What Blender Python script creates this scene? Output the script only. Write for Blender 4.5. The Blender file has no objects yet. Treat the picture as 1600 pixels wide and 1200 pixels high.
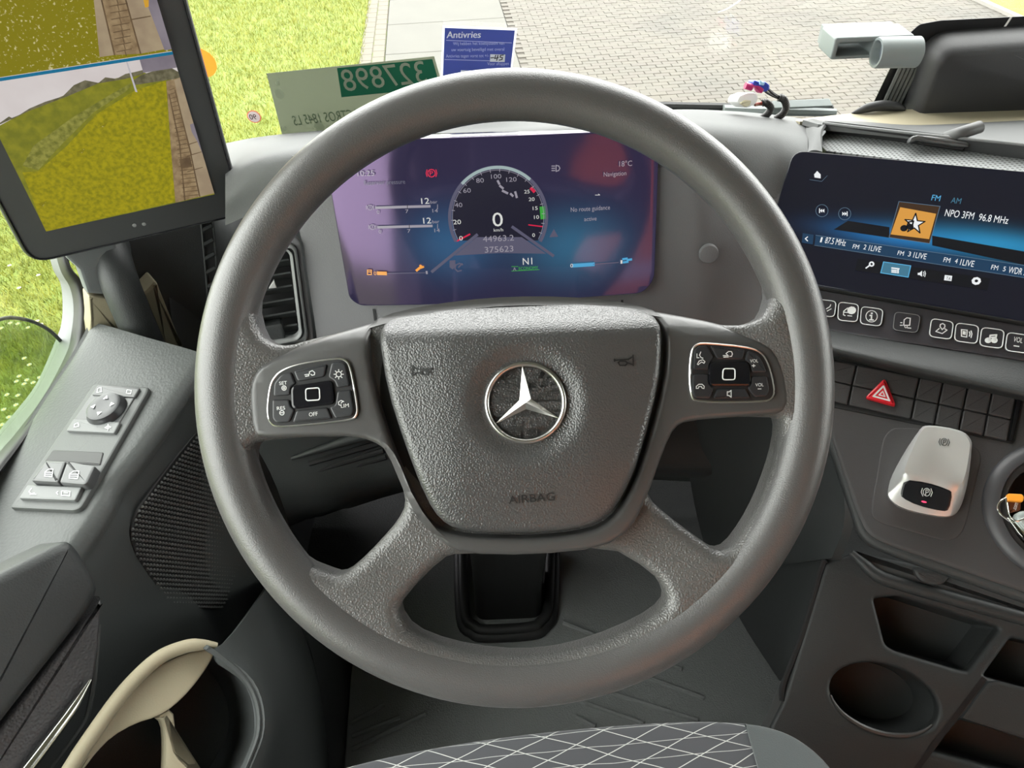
import bpy, bmesh, math, random
import numpy as np
from mathutils import Vector as V, Matrix
random.seed(7); rng = np.random.default_rng(7)
SC = bpy.context.scene; COL = SC.collection

# ------------------------------------------------------------------ camera
F = 1150.0; PIT = math.radians(42); ROLL = math.radians(2.3); DIST = .532
W0 = V((0, 0, .80)); FWD = V((0, math.cos(PIT), -math.sin(PIT)))
CAM = W0 - FWD * DIST
_u0 = V((0, math.sin(PIT), math.cos(PIT))); _r0 = V((1, 0, 0))
RT = _r0 * math.cos(ROLL) - _u0 * math.sin(ROLL); UP = _r0 * math.sin(ROLL) + _u0 * math.cos(ROLL)
cd = bpy.data.cameras.new('camera'); cam = bpy.data.objects.new('camera', cd); COL.objects.link(cam)
m = Matrix((RT, UP, -FWD)).transposed().to_4x4(); m.translation = CAM; cam.matrix_world = m
cd.sensor_fit = 'HORIZONTAL'; cd.sensor_width = 36; cd.lens = 36 * F / 1600; cd.clip_start = .01; cd.clip_end = 400
SC.camera = cam

# ------------------------------------------------------------------ sky (bright overcast) and exposure
w = bpy.data.worlds.new('sky'); SC.world = w; w.use_nodes = True
nt = w.node_tree; bg = nt.nodes['Background']
tc = nt.nodes.new('ShaderNodeTexCoord'); sx = nt.nodes.new('ShaderNodeSeparateXYZ'); rp = nt.nodes.new('ShaderNodeMapRange')
nt.links.new(tc.outputs['Generated'], sx.inputs[0]); nt.links.new(sx.outputs['Z'], rp.inputs[0])
rp.inputs[1].default_value = -.05; rp.inputs[2].default_value = 1; rp.inputs[3].default_value = 7.6; rp.inputs[4].default_value = 11.2
bg.inputs[0].default_value = (1, .975, 1, 1); nt.links.new(rp.outputs[0], bg.inputs[1])
SC.view_settings.view_transform = 'Standard'; SC.view_settings.look = 'None'
SC.view_settings.exposure = .0; SC.view_settings.gamma = 1; SC.view_settings.use_curve_mapping = False
SC.cycles.use_denoising = True
SC.cycles.max_bounces = 8; SC.cycles.diffuse_bounces = 4; SC.cycles.transparent_max_bounces = 16

# ------------------------------------------------------------------ geometry helpers
def ray(x, y): return FWD + RT * ((x - 800) / F) + UP * ((600 - y) / F)
def T(x, y, t): return CAM + ray(x, y) * t
def onX(x, y, v): d = ray(x, y); return CAM + d * ((v - CAM.x) / d.x)
def onY(x, y, v): d = ray(x, y); return CAM + d * ((v - CAM.y) / d.y)
def onZ(x, y, v): d = ray(x, y); return CAM + d * ((v - CAM.z) / d.z)
def azel(az, el):
    a, e = math.radians(az), math.radians(el)
    return V((math.sin(a) * math.cos(e), -math.cos(a) * math.cos(e), math.sin(e)))
class Pl:                                            # a plane in the cab: origin, normal, in-plane axes
    def __init__(s, o, n, dirpx=None, right=None):
        s.o = V(o); s.n = V(n).normalized()
        if dirpx: s.r = (s.pt(*dirpx[1]) - s.pt(*dirpx[0])).normalized()
        elif right is not None: s.r = (V(right) - s.n * V(right).dot(s.n)).normalized()
        else:
            u = V((0, 0, 1)) - s.n * s.n.z; s.r = u.cross(s.n).normalized()
        s.u = s.n.cross(s.r).normalized()
    def pt(s, x, y, w=0):
        d = ray(x, y); o = s.o + s.n * w
        return CAM + d * ((o - CAM).dot(s.n) / d.dot(s.n))
    def uv(s, x, y, w=0):
        q = s.pt(x, y, w) - s.o; return (q.dot(s.r), q.dot(s.u))
    def uvs(s, pts, w=0): return [s.uv(x, y, w) for x, y in pts]
    def P(s, u, v, w=0): return s.o + s.r * u + s.u * v + s.n * w
    def off(s, w): q = Pl(s.o + s.n * w, s.n, right=s.r); return q
def cr(ox, oy, k): return lambda pts: [(ox + x / k, oy + y / k) for x, y in pts]
def chaik(p, n=2, closed=True):
    for _ in range(n):
        q = []
        N = len(p)
        rgn = range(N) if closed else range(N - 1)
        if not closed: q.append(p[0])
        for i in rgn:
            a, b = p[i], p[(i + 1) % N]
            q.append(tuple(a[k] * .75 + b[k] * .25 for k in range(len(a)))); q.append(tuple(a[k] * .25 + b[k] * .75 for k in range(len(a))))
        if not closed: q.append(p[-1])
        p = q
    return p
def fillet(p, r, n=5):                               # round every corner by radius r
    out = []; N = len(p)
    for i in range(N):
        a, b, c = V(p[i - 1]), V(p[i]), V(p[(i + 1) % N])
        d1, d2 = (a - b), (c - b); l1, l2 = d1.length, d2.length
        if l1 < 1e-9 or l2 < 1e-9: continue
        d1 /= l1; d2 /= l2
        rr = min(r, l1 * .45, l2 * .45)
        p1, p2 = b + d1 * rr, b + d2 * rr
        for k in range(n + 1):
            t = k / n; q = p1 * (1 - t) ** 2 + b * 2 * t * (1 - t) + p2 * t * t
            out.append((q.x, q.y))
    return out
def area(p): return .5 * sum(p[i - 1][0] * p[i][1] - p[i][0] * p[i - 1][1] for i in range(len(p)))
def ccw(p): return list(p) if area(p) > 0 else list(reversed(p))
def inset(p, d):
    N = len(p); out = []
    for i in range(N):
        a, b, c = V(p[i - 1]), V(p[i]), V(p[(i + 1) % N])
        e1, e2 = b - a, c - b
        e1 = e1.normalized() if e1.length > 1e-9 else V((0, 0)); e2 = e2.normalized() if e2.length > 1e-9 else e1
        n1, n2 = V((-e1.y, e1.x)), V((-e2.y, e2.x)); s = n1 + n2
        if s.length < 1e-6: s = n1
        s = s.normalized(); k = max(.4, s.dot(n1) if n1.length else 1)
        out.append((b.x + s.x * d / k, b.y + s.y * d / k))
    return out
def rect(u0, v0, u1, v1, r=0, n=4):
    p = [(u0, v0), (u1, v0), (u1, v1), (u0, v1)]; return fillet(p, r, n) if r else p
def circ(u, v, r, n=32, ry=None, rot=0):
    ry = ry or r; c, s = math.cos(rot), math.sin(rot); o = []
    for i in range(n):
        a = 2 * math.pi * i / n; x, y = r * math.cos(a), ry * math.sin(a); o.append((u + x * c - y * s, v + x * s + y * c))
    return o
def cat(P, n):                                       # open Catmull-Rom
    P = [V(p) for p in P]
    if len(P) == 2: return [P[0].lerp(P[1], i / n) for i in range(n + 1)]
    Q = [P[0] * 2 - P[1]] + P + [P[-1] * 2 - P[-2]]; out = []
    for i in range(len(P) - 1):
        a, b, c, d = Q[i:i + 4]
        for k in range(n):
            t = k / n
            out.append(.5 * ((2 * b) + (c - a) * t + (2 * a - 5 * b + 4 * c - d) * t * t + (3 * b - a - 3 * c + d) * t ** 3))
    return out + [P[-1]]

class MB:
    def __init__(s): s.v = []; s.f = []; s.m = []
    def add(s, v, f, mi=0):
        k = len(s.v); s.v += [V(x) for x in v]; s.f += [tuple(i + k for i in q) for q in f]; s.m += [mi] * len(f); return s
    def slab(s, pl, uv, prof, mi=0, back=True, disp=None):       # prof: (inset, height) rings, low to high
        uv = ccw(uv); N = len(uv); vs = []; fs = []
        for d, w in prof:
            vs += [pl.P(u, v, w) for u, v in (inset(uv, d) if d else uv)]
        for r in range(len(prof) - 1):
            for i in range(N):
                j = (i + 1) % N; fs.append((r * N + i, r * N + j, r * N + N + j, r * N + N + i))
        k = (len(prof) - 1) * N; fs.append(tuple(range(k, k + N)))
        if back: fs.append(tuple(reversed(range(N))))
        return s.add(vs, fs, mi)
    def plate(s, pl, uv, w0, w1, b=.001, mi=0):                  # slab with a soft edge
        h = min(b, (w1 - w0) * .8)
        return s.slab(pl, uv, [(0, w0), (0, w1 - h), (b * .3, w1 - h * .3), (b, w1), (b * 1.35, w1)], mi)
    def flat(s, pl, uv, w, mi=0):
        uv = ccw(uv); return s.add([pl.P(u, v, w) for u, v in uv], [tuple(range(len(uv)))], mi)
    def tube(s, pts, r, n=10, k=4, mi=0, cap=True, flat=1):
        P = cat(pts, k) if k > 1 else [V(p) for p in pts]; M = len(P)
        rr = r if isinstance(r, (list, tuple)) else [r, r]
        vs = []; ref = None
        for i, p in enumerate(P):
            t = (P[min(i + 1, M - 1)] - P[max(i - 1, 0)]).normalized()
            if ref is None: ref = t.cross(V((0, 0, 1))) if abs(t.z) < .9 else t.cross(V((1, 0, 0)))
            ref = (ref - t * ref.dot(t)).normalized(); b = t.cross(ref)
            x = i / (M - 1) * (len(rr) - 1); q = min(int(x), len(rr) - 2); R = rr[q] + (rr[q + 1] - rr[q]) * (x - q)
            vs += [p + ref * (R * math.cos(2 * math.pi * j / n)) + b * (R * flat * math.sin(2 * math.pi * j / n)) for j in range(n)]
        fs = [(i * n + j, i * n + (j + 1) % n, i * n + n + (j + 1) % n, i * n + n + j) for i in range(M - 1) for j in range(n)]
        if cap: fs += [tuple(reversed(range(n))), tuple(range((M - 1) * n, M * n))]
        return s.add(vs, fs, mi)
    def lathe(s, o, ax, prof, n=32, mi=0, ring=False):           # prof: (radius, height)
        ax = V(ax).normalized(); a = ax.orthogonal().normalized(); b = ax.cross(a); o = V(o); vs = []
        for r, h in prof: vs += [o + ax * h + (a * math.cos(2 * math.pi * j / n) + b * math.sin(2 * math.pi * j / n)) * r for j in range(n)]
        M = len(prof); fs = [(i * n + j, i * n + (j + 1) % n, i * n + n + (j + 1) % n, i * n + n + j) for i in range(M - 1) for j in range(n)]
        if ring: fs += [((M - 1) * n + j, (M - 1) * n + (j + 1) % n, (j + 1) % n, j) for j in range(n)]
        else: fs += [tuple(reversed(range(n))), tuple(range((M - 1) * n, M * n))]
        return s.add(vs, fs, mi)
    def patch(s, rows, nu=4, nv=4, th=.006, mi=0, core=None):               # smooth sheet with thickness through rows of points
        R = [cat(r, nu) for r in rows]; C = len(R[0])
        cols = [cat([R[i][j] for i in range(len(R))], nv) if len(R) > 2 else cat([R[0][j], R[-1][j]], nv) for j in range(C)]
        Rn = len(cols[0]); G = [[cols[j][i] for j in range(C)] for i in range(Rn)]
        vs = [p for r in G for p in r]; bk = []
        for i in range(Rn):
            for j in range(C):
                a = G[min(i + 1, Rn - 1)][j] - G[max(i - 1, 0)][j]; b = G[i][min(j + 1, C - 1)] - G[i][max(j - 1, 0)]
                n = b.cross(a); n = n.normalized() if n.length > 1e-12 else V((0, 0, 1))
                if (n.dot(CAM - G[i][j]) < 0) if core is None else (n.dot(G[i][j] - core) < 0): n = -n
                bk.append(G[i][j] - n * th)
        K = len(vs); id = lambda i, j: i * C + j
        fs = []
        for i in range(Rn - 1):
            for j in range(C - 1):
                fs.append((id(i, j), id(i, j + 1), id(i + 1, j + 1), id(i + 1, j))); fs.append((K + id(i, j), K + id(i + 1, j), K + id(i + 1, j + 1), K + id(i, j + 1)))
        bd = [id(0, j) for j in range(C)] + [id(i, C - 1) for i in range(1, Rn)] + [id(Rn - 1, j) for j in range(C - 2, -1, -1)] + [id(i, 0) for i in range(Rn - 2, 0, -1)]
        for a in range(len(bd)):
            b = bd[(a + 1) % len(bd)]; fs.append((bd[a], K + bd[a], K + b, b))
        return s.add(vs + bk, fs, mi)
    def box(s, a, b, mi=0, bev=0):
        pl = Pl(((a[0] + b[0]) / 2, (a[1] + b[1]) / 2, a[2]), (0, 0, 1), right=(1, 0, 0))
        hx, hy = abs(b[0] - a[0]) / 2, abs(b[1] - a[1]) / 2; h = b[2] - a[2]
        if not bev: return s.slab(pl, rect(-hx, -hy, hx, hy), [(0, 0), (0, h)], mi)
        return s.slab(pl, rect(-hx, -hy, hx, hy, bev, 3), [(bev, 0), (bev * .3, bev * .3), (0, bev), (0, h - bev), (bev * .3, h - bev * .3), (bev, h)], mi)
    def stroke(s, pl, lines, wd, w=.0004, mi=0, px=True):        # flat printed lines; lines traced in photograph pixels or uv
        for L in lines:
            P = [V(pl.uv(x, y, w)) for x, y in L] if px else [V(p) for p in L]
            for a, b in zip(P, P[1:]):
                d = b - a
                if d.length < 1e-7: continue
                d = d.normalized(); n = V((-d.y, d.x)) * wd / 2; a2, b2 = a - d * wd * .4, b + d * wd * .4
                s.add([pl.P(*(a2 - n), w), pl.P(*(b2 - n), w), pl.P(*(b2 + n), w), pl.P(*(a2 + n), w)], [(0, 1, 2, 3)], mi)
        return s
    def text(s, pl, t, x, y, h, mi=0, wpx=None, w=.0005, mirror=False, rot=0, align='LEFT', shear=0, ext=0):
        # (x, y) photograph pixel of the left end of the base line, h cap height in pixels, wpx width in pixels
        cu = bpy.data.curves.new('t', 'FONT'); cu.body = t; cu.size = 1; cu.shear = shear; cu.resolution_u = 3
        if ext: cu.extrude = ext
        ob = bpy.data.objects.new('t', cu); me = bpy.data.meshes.new_from_object(ob)
        co = [v.co.copy() for v in me.vertices]; fc = [tuple(p.vertices) for p in me.polygons]
        bpy.data.objects.remove(ob); bpy.data.curves.remove(cu); bpy.data.meshes.remove(me)
        if not co: return s
        x0, x1 = min(c.x for c in co), max(c.x for c in co)
        A = V(pl.uv(x, y, w)); H = (V(pl.uv(x, y - h, w)) - A).length / .7
        sxx = H if wpx is None else (V(pl.uv(x + wpx, y, w)) - A).length / (x1 - x0)
        vs = []; cs, sn = math.cos(rot), math.sin(rot)
        for c in co:
            q = (c.x - x0) * sxx
            if align == 'CENTER': q -= (x1 - x0) * sxx / 2
            if mirror: q = ((x1 - x0) * sxx - q)
            r = c.y * H
            vs.append(pl.P(A.x + q * cs - r * sn, A.y + q * sn + r * cs, w + c.z * H))
        if mirror: fc = [tuple(reversed(f)) for f in fc]
        return s.add(vs, fc, mi)

def fill2d(pl, loops, ext, bev, cw, cut=None, disp=None, mb=None, mi=0, res=3):   # outline with holes, soft edges, optional relief
    cu = bpy.data.curves.new('c', 'CURVE'); cu.dimensions = '2D'; cu.fill_mode = 'BOTH'; cu.extrude = ext; cu.bevel_depth = bev; cu.bevel_resolution = res; cu.offset = -bev
    for L in loops:
        sp = cu.splines.new('POLY'); sp.points.add(len(L) - 1); sp.use_cyclic_u = True
        for p, q in zip(sp.points, L): p.co = (q[0], q[1], 0, 1)
    ob = bpy.data.objects.new('c', cu); me = bpy.data.meshes.new_from_object(ob)
    bpy.data.objects.remove(ob); bpy.data.curves.remove(cu)
    bm = bmesh.new(); bm.from_mesh(me); bpy.data.meshes.remove(me)
    bmesh.ops.remove_doubles(bm, verts=bm.verts, dist=1e-6)
    if cut:
        us = [v.co.x for v in bm.verts]; vv = [v.co.y for v in bm.verts]
        for lo, hi, ax in ((min(us), max(us), 0), (min(vv), max(vv), 1)):
            k = lo + cut
            while k < hi:
                co = V((0, 0, 0)); co[ax] = k; no = V((0, 0, 0)); no[ax] = 1
                bmesh.ops.bisect_plane(bm, geom=bm.verts[:] + bm.edges[:] + bm.faces[:], plane_co=co, plane_no=no); k += cut
    bm.verts.index_update()
    vs = [pl.P(v.co.x, v.co.y, cw + v.co.z + (disp(v.co.x, v.co.y, v.co.z) if disp else 0)) for v in bm.verts]
    fs = [tuple(v.index for v in f.verts) for f in bm.faces]; bm.free()
    mb = mb or MB(); mb.add(vs, fs, mi); return mb
def sstep(a, b, x): t = max(0, min(1, (x - a) / (b - a))); return t * t * (3 - 2 * t)

# ------------------------------------------------------------------ objects
def tag(o, label=None, cat_=None, group=None, kind=None):
    if label: o['label'] = label
    if cat_: o['category'] = cat_
    if group: o['group'] = group
    if kind: o['kind'] = kind
    return o
def thing(name, label, cat_, loc=(0, 0, 0), group=None, kind=None):
    o = bpy.data.objects.new(name, None); COL.objects.link(o); o.location = loc; o.empty_display_size = .05
    return tag(o, label, cat_, group, kind)
def wloc(o):
    l = V((0, 0, 0))
    while o: l += o.location; o = o.parent
    return l
def part(mb, name, mats, parent=None, label=None, smooth=40, kind=None):
    mats = mats if isinstance(mats, (list, tuple)) else [mats]
    if parent: o0 = wloc(parent)
    else:
        a = np.array([tuple(v) for v in mb.v]); o0 = V(((a[:, 0].min() + a[:, 0].max()) / 2, (a[:, 1].min() + a[:, 1].max()) / 2, a[:, 2].min()))
    me = bpy.data.meshes.new(name); me.from_pydata([tuple(v - o0) for v in mb.v], [], mb.f)
    for q in mats: me.materials.append(q)
    if len(mats) > 1: me.polygons.foreach_set('material_index', mb.m)
    if smooth:
        me.polygons.foreach_set('use_smooth', [True] * len(me.polygons)); me.set_sharp_from_angle(angle=math.radians(smooth))
    me.update()
    o = bpy.data.objects.new(name, me); COL.objects.link(o)
    if parent: o.parent = parent
    else: o.location = o0
    if label: o['label'] = label
    if kind: o['kind'] = kind
    return o
def solo(mb, name, mats, label, cat_, group=None, kind=None, smooth=40):
    return tag(part(mb, name, mats, None, None, smooth), label, cat_, group, kind)

# ------------------------------------------------------------------ materials
def lin(r, g=None, b=None):
    if g is None: g = b = r
    f = lambda c: (c / 255 / 12.92) if c / 255 <= .04045 else ((c / 255 + .055) / 1.055) ** 2.4
    return (f(r), f(g), f(b), 1)
def mat(name, col, rough=.5, metal=0, bump=None, spec=.5, coat=0, var=None, emit=None, es=1, trans=0, sheen=0):
    M = bpy.data.materials.new(name); M.use_nodes = True; t = M.node_tree; b = t.nodes['Principled BSDF']; L = t.links.new
    col = col if len(col) == 4 else (*col, 1)
    b.inputs['Base Color'].default_value = col; b.inputs['Roughness'].default_value = rough; b.inputs['Metallic'].default_value = metal
    b.inputs['Specular IOR Level'].default_value = spec; b.inputs['Coat Weight'].default_value = coat; b.inputs['Coat Roughness'].default_value = .08
    if sheen: b.inputs['Sheen Weight'].default_value = sheen
    if emit: b.inputs['Emission Color'].default_value = emit if len(emit) == 4 else (*emit, 1); b.inputs['Emission Strength'].default_value = es
    tcn = t.nodes.new('ShaderNodeTexCoord')
    if var:                                           # (scale, other colour, contrast low, high)
        nz = t.nodes.new('ShaderNodeTexNoise'); nz.inputs['Scale'].default_value = var[0]; nz.inputs['Detail'].default_value = 5
        mr = t.nodes.new('ShaderNodeMapRange'); mr.inputs[1].default_value = var[2] if len(var) > 2 else .35; mr.inputs[2].default_value = var[3] if len(var) > 3 else .65
        mx = t.nodes.new('ShaderNodeMix'); mx.data_type = 'RGBA'
        L(tcn.outputs['Object'], nz.inputs['Vector']); L(nz.outputs['Fac'], mr.inputs[0]); L(mr.outputs[0], mx.inputs[0])
        mx.inputs[6].default_value = col; mx.inputs[7].default_value = var[1] if len(var[1]) == 4 else (*var[1], 1)
        L(mx.outputs[2], b.inputs['Base Color'])
        if emit: L(mx.outputs[2], b.inputs['Emission Color'])
    if bump:                                          # (scale, strength, kind)
        if len(bump) > 2 and bump[2] == 'v':
            nz = t.nodes.new('ShaderNodeTexVoronoi'); nz.feature = 'SMOOTH_F1'; o = nz.outputs['Distance']
        else:
            nz = t.nodes.new('ShaderNodeTexNoise'); nz.inputs['Detail'].default_value = 3; o = nz.outputs['Fac']
        nz.inputs['Scale'].default_value = bump[0]; L(tcn.outputs['Object'], nz.inputs['Vector'])
        bp = t.nodes.new('ShaderNodeBump'); bp.inputs['Strength'].default_value = bump[1]; bp.inputs['Distance'].default_value = bump[3] if len(bump) > 3 else .0006
        L(o, bp.inputs['Height']); L(bp.outputs[0], b.inputs['Normal'])
    return M
def glow(name, col, s=1, base=(.004, .004, .006, 1), rough=.25):      # lit screen pixels
    M = mat(name, base, rough, emit=col, es=s); return M
def glass(name, tint=(1, 1, 1, 1), refl=1.0):
    M = bpy.data.materials.new(name); M.use_nodes = True; t = M.node_tree; t.nodes.clear(); L = t.links.new
    o = t.nodes.new('ShaderNodeOutputMaterial'); tr = t.nodes.new('ShaderNodeBsdfTransparent'); gl = t.nodes.new('ShaderNodeBsdfGlossy'); gl.inputs['Roughness'].default_value = .02
    tr.inputs[0].default_value = tint; fr = t.nodes.new('ShaderNodeFresnel'); ge = t.nodes.new('ShaderNodeNewGeometry'); mr = t.nodes.new('ShaderNodeMapRange'); mr.inputs[3].default_value = 1.45; mr.inputs[4].default_value = 1 / 1.45
    L(ge.outputs['Backfacing'], mr.inputs[0]); L(mr.outputs[0], fr.inputs[0])                # same reflection from both faces of the pane
    mx = t.nodes.new('ShaderNodeMixShader'); L(fr.outputs[0], mx.inputs[0]); L(tr.outputs[0], mx.inputs[1]); L(gl.outputs[0], mx.inputs[2]); L(mx.outputs[0], o.inputs[0])
    return M
def film(name, col, tl=.5, op=1.0):                   # printed sticker film: some light passes through
    M = bpy.data.materials.new(name); M.use_nodes = True; t = M.node_tree; t.nodes.clear(); L = t.links.new
    o = t.nodes.new('ShaderNodeOutputMaterial'); d = t.nodes.new('ShaderNodeBsdfDiffuse'); e = t.nodes.new('ShaderNodeBsdfTranslucent'); d.inputs[0].default_value = col; e.inputs[0].default_value = col
    mx = t.nodes.new('ShaderNodeMixShader'); mx.inputs[0].default_value = tl; L(d.outputs[0], mx.inputs[1]); L(e.outputs[0], mx.inputs[2])
    q = t.nodes.new('ShaderNodeBsdfTransparent'); m2 = t.nodes.new('ShaderNodeMixShader'); m2.inputs[0].default_value = op
    L(q.outputs[0], m2.inputs[1]); L(mx.outputs[0], m2.inputs[2]); L(m2.outputs[0], o.inputs[0]); return M

M = {}
M['rim'] = mat('wheel_leather', (.082, .080, .080), .29, bump=(1100, .45), spec=.7)
M['spoke'] = mat('wheel_grained', (.095, .093, .091), .32, bump=(850, .62, 'v', .0008), spec=.65)
M['pad'] = mat('airbag_grain', (.060, .060, .061), .30, bump=(850, .65, 'v', .0007), spec=.7)
M['satin'] = mat('satin_trim', (.066, .065, .065), .30, bump=(2500, .12), spec=.5)
M['gap'] = mat('gap_black', (.006, .006, .007), .6)
M['btn'] = mat('button_black', (.022, .023, .026), .35, spec=.5)
M['gloss'] = mat('gloss_black', (.008, .008, .010), .12, spec=.5)
M['chrome'] = mat('chrome', (.82, .82, .80), .16, 1)
M['satinchrome'] = mat('satin_chrome', (.62, .61, .59), .3, 1, bump=(3000, .05))
M['silver'] = mat('silver_paint', (.66, .66, .65), .32, .55)
M['print'] = mat('print_white', (.72, .74, .74), .5)
M['grey_print'] = mat('print_grey', (.20, .20, .20), .5)
M['emboss'] = mat('embossed', (.006, .006, .006), .6)
M['dash'] = mat('dash_soft', (.105, .108, .108), .62, bump=(700, .4), spec=.2)
M['fascia'] = mat('fascia_grain', (.135, .134, .139), .6, bump=(900, .45), spec=.35)
M['sill'] = mat('sill_grain', (.060, .064, .063), .5, bump=(420, .4, 'v', .0008), spec=.35)
M['dark'] = mat('dark_plastic', (.042, .0455, .046), .6, bump=(900, .35), spec=.35)
M['dark2'] = mat('dark_grain', (.032, .0345, .035), .5, bump=(650, .5), spec=.4)
M['door'] = mat('door_plastic', (.052, .057, .057), .6, bump=(800, .35), spec=.35)
M['black'] = mat('black_plastic', (.013, .013, .014), .5)
M['rubber'] = mat('rubber', (.018, .018, .019), .55)
M['beige'] = mat('beige_plastic', (.32, .285, .20), .6, bump=(700, .25), spec=.3)
M['beige2'] = mat('beige_headliner', (.24, .235, .225), .9)
M['console'] = mat('console_panel', (.046, .044, .045), .5, bump=(1100, .3), spec=.4)
M['floor'] = mat('floor_rubber', (.06, .062, .063), .75, bump=(380, .7, 'v', .0015), spec=.3)
M['mat'] = mat('mat_rubber', (.21, .217, .217), .7, bump=(500, .6, 'v', .0012), spec=.3)
M['red'] = mat('hazard_red', (.72, .02, .035), .3, spec=.5, coat=.3)
M['white'] = mat('white_plastic', (.80, .80, .78), .4)
# ================================================================== planes of the cab
PW = Pl(W0, -FWD, right=(1, 0, 0)); PW = Pl(PW.pt(804, 606), -FWD, right=(1, 0, 0))             # steering wheel
CL = Pl(T(775, 340, .75), azel(-3, 15.5), ((560, 480), (1000, 461)))                              # instrument cluster
SCR = Pl(T(1300, 350, .78), azel(-38, 47), ((1287, 448), (1600, 502)))                          # centre screen
CO = Pl(T(1440, 640, .72), azel(-35, 57), ((1306, 628), (1580, 690)))                           # switch and brake panel
LC = Pl(T(1380, 1000, .80), azel(-25, 55))                                                      # lower console
MD = Pl(T(200, 330, .76), azel(26, -4), ((72, 361), (335, 303)))                                # mirror display
SI = Pl(T(120, 700, .72), azel(-52, 80), ((15, 793), (124, 796)))                               # door sill
DF = Pl(SI.pt(222, 690) + V((.014, 0, -.04)), azel(74, 3))                                                 # door inner face
AP = Pl((-.43, .33, .70), azel(38, 0))                                                          # A-pillar foot
WS = Pl((0, .60, .75), (0, -math.cos(math.radians(10)), -math.sin(math.radians(10))))           # windscreen
GZ = -1.75                                                                                      # ground level outside

# ================================================================== the setting
def struct(mb, name, mats, parent=None, smooth=40): return part(mb, name, mats, parent, None, smooth) if parent else tag(part(mb, name, mats, None, None, smooth), kind='structure')
XR = 1.95                                              # inner passenger side
m = MB().box((-.62, -1.4, -.06), (XR, .95, 0)); fl = struct(m, 'floor', M['floor'])
m = MB().box((-.62, -1.4, 1.72), (XR, .62, 1.78)); struct(m, 'ceiling', M['beige2'])
m = MB().box((-.62, -1.46, -.06), (XR, -1.4, 1.78)); struct(m, 'wall_back', M['beige2'])
m = MB().box((XR, -1.4, -.06), (XR + .06, .62, .62)); m.box((XR, -1.4, .62), (XR + .06, -.75, 1.72)); m.box((XR, -.75, 1.42), (XR + .06, .5, 1.72)); m.box((XR, .5, .62), (XR + .06, .62, 1.72))
struct(m, 'wall_right', M['beige2'])
m = MB().box((-.62, .93, -.06), (XR, .97, .3)); m.box((-.62, .60, .28), (XR, .97, .32)); m.box((-.62, .605, .3), (XR, .64, .70)); struct(m, 'wall_front', M['dark'])
# header above the windscreen
m = MB(); m.box((-.62, .40, 1.62), (XR, .47, 1.75), bev=.02); struct(m, 'trim_1', M['beige2'])
# windscreen
def wsuv(x, z): q = V((x, WS.o.y + 0, z)) - WS.o; return (x - WS.o.x, (z - WS.o.z) / math.cos(math.radians(10)))
m = MB().plate(WS, [WS_ for WS_ in ((-.60, -.08), (XR, -.08), (XR, .92), (-.60, .92))], -.006, 0, .001)
tag(part(m, 'window_1', glass('windscreen_glass', (.97, .99, .96, 1))), kind='structure')

# ================================================================== steering wheel
wt = thing('steering_wheel', 'large black four-spoke steering wheel with star emblem and airbag hub', 'steering wheel', PW.o)
R, r = .2118, .0182
m = MB(); vs = []; NA, NB = 160, 28
for i in range(NA):
    a = 2 * math.pi * i / NA
    for j in range(NB):
        b = 2 * math.pi * j / NB; q = R + r * math.cos(b); vs.append(PW.P(q * math.cos(a), q * math.sin(a), .0175 * math.sin(b)))
m.add(vs, [(i * NB + j, ((i + 1) % NA) * NB + j, ((i + 1) % NA) * NB + (j + 1) % NB, i * NB + (j + 1) % NB) for i in range(NA) for j in range(NB)])
part(m, 'rim', M['rim'], wt, smooth=60)
# spokes: one moulded body with four openings
def arc(a0, a1, rp, n=24): return [(804 + rp * math.cos(math.radians(a0 + (a1 - a0) * i / n)), 606 - rp * math.sin(math.radians(a0 + (a1 - a0) * i / n))) for i in range(n + 1)]
h_top = arc(162, 21, 428) + [(1193, 492), (1175, 504), (1150, 509), (1100, 503), (1040, 493), (1000, 486), (900, 473), (810, 469), (700, 478), (640, 489), (590, 501), (540, 515), (480, 530), (450, 540), (427, 538), (408, 522)]
h_l = arc(195, 220, 425, 8) + [(512, 893), (531, 899), (552, 888), (590, 850), (620, 815), (632, 790), (626, 762), (605, 712), (590, 693), (560, 683), (480, 683), (420, 688), (398, 692)]
h_r = cr(960, 640, 4.617)([(490, 60), (1150, 50), (1190, 80), (1180, 230), (1125, 430), (1045, 640), (945, 830), (825, 992), (740, 1017), (660, 972), (400, 780), (260, 650), (245, 540), (300, 350), (390, 130), (430, 90)])
h_b = cr(500, 820, 2)([(380, 110), (260, 230), (246, 270), (290, 335), (400, 378), (550, 405), (700, 405), (850, 370), (1000, 306), (1075, 252), (1080, 210), (1040, 150), (900, 70), (640, 100), (430, 95)])
loops = [circ(0, 0, R - .002, 140)] + [chaik(PW.uvs(h, .0), 1) for h in (h_top, h_l, h_r, h_b)]
def dsp(u, v, z):
    q = math.hypot(u, v); return (.011 * sstep(.14, .205, q) - .012 * sstep(.13, .03, q)) * (1 if z > -.004 else .4)
part(fill2d(PW, loops, .004, .009, -.012, cut=.012, disp=dsp, res=4), 'spokes', M['spoke'], wt, smooth=50)
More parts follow.
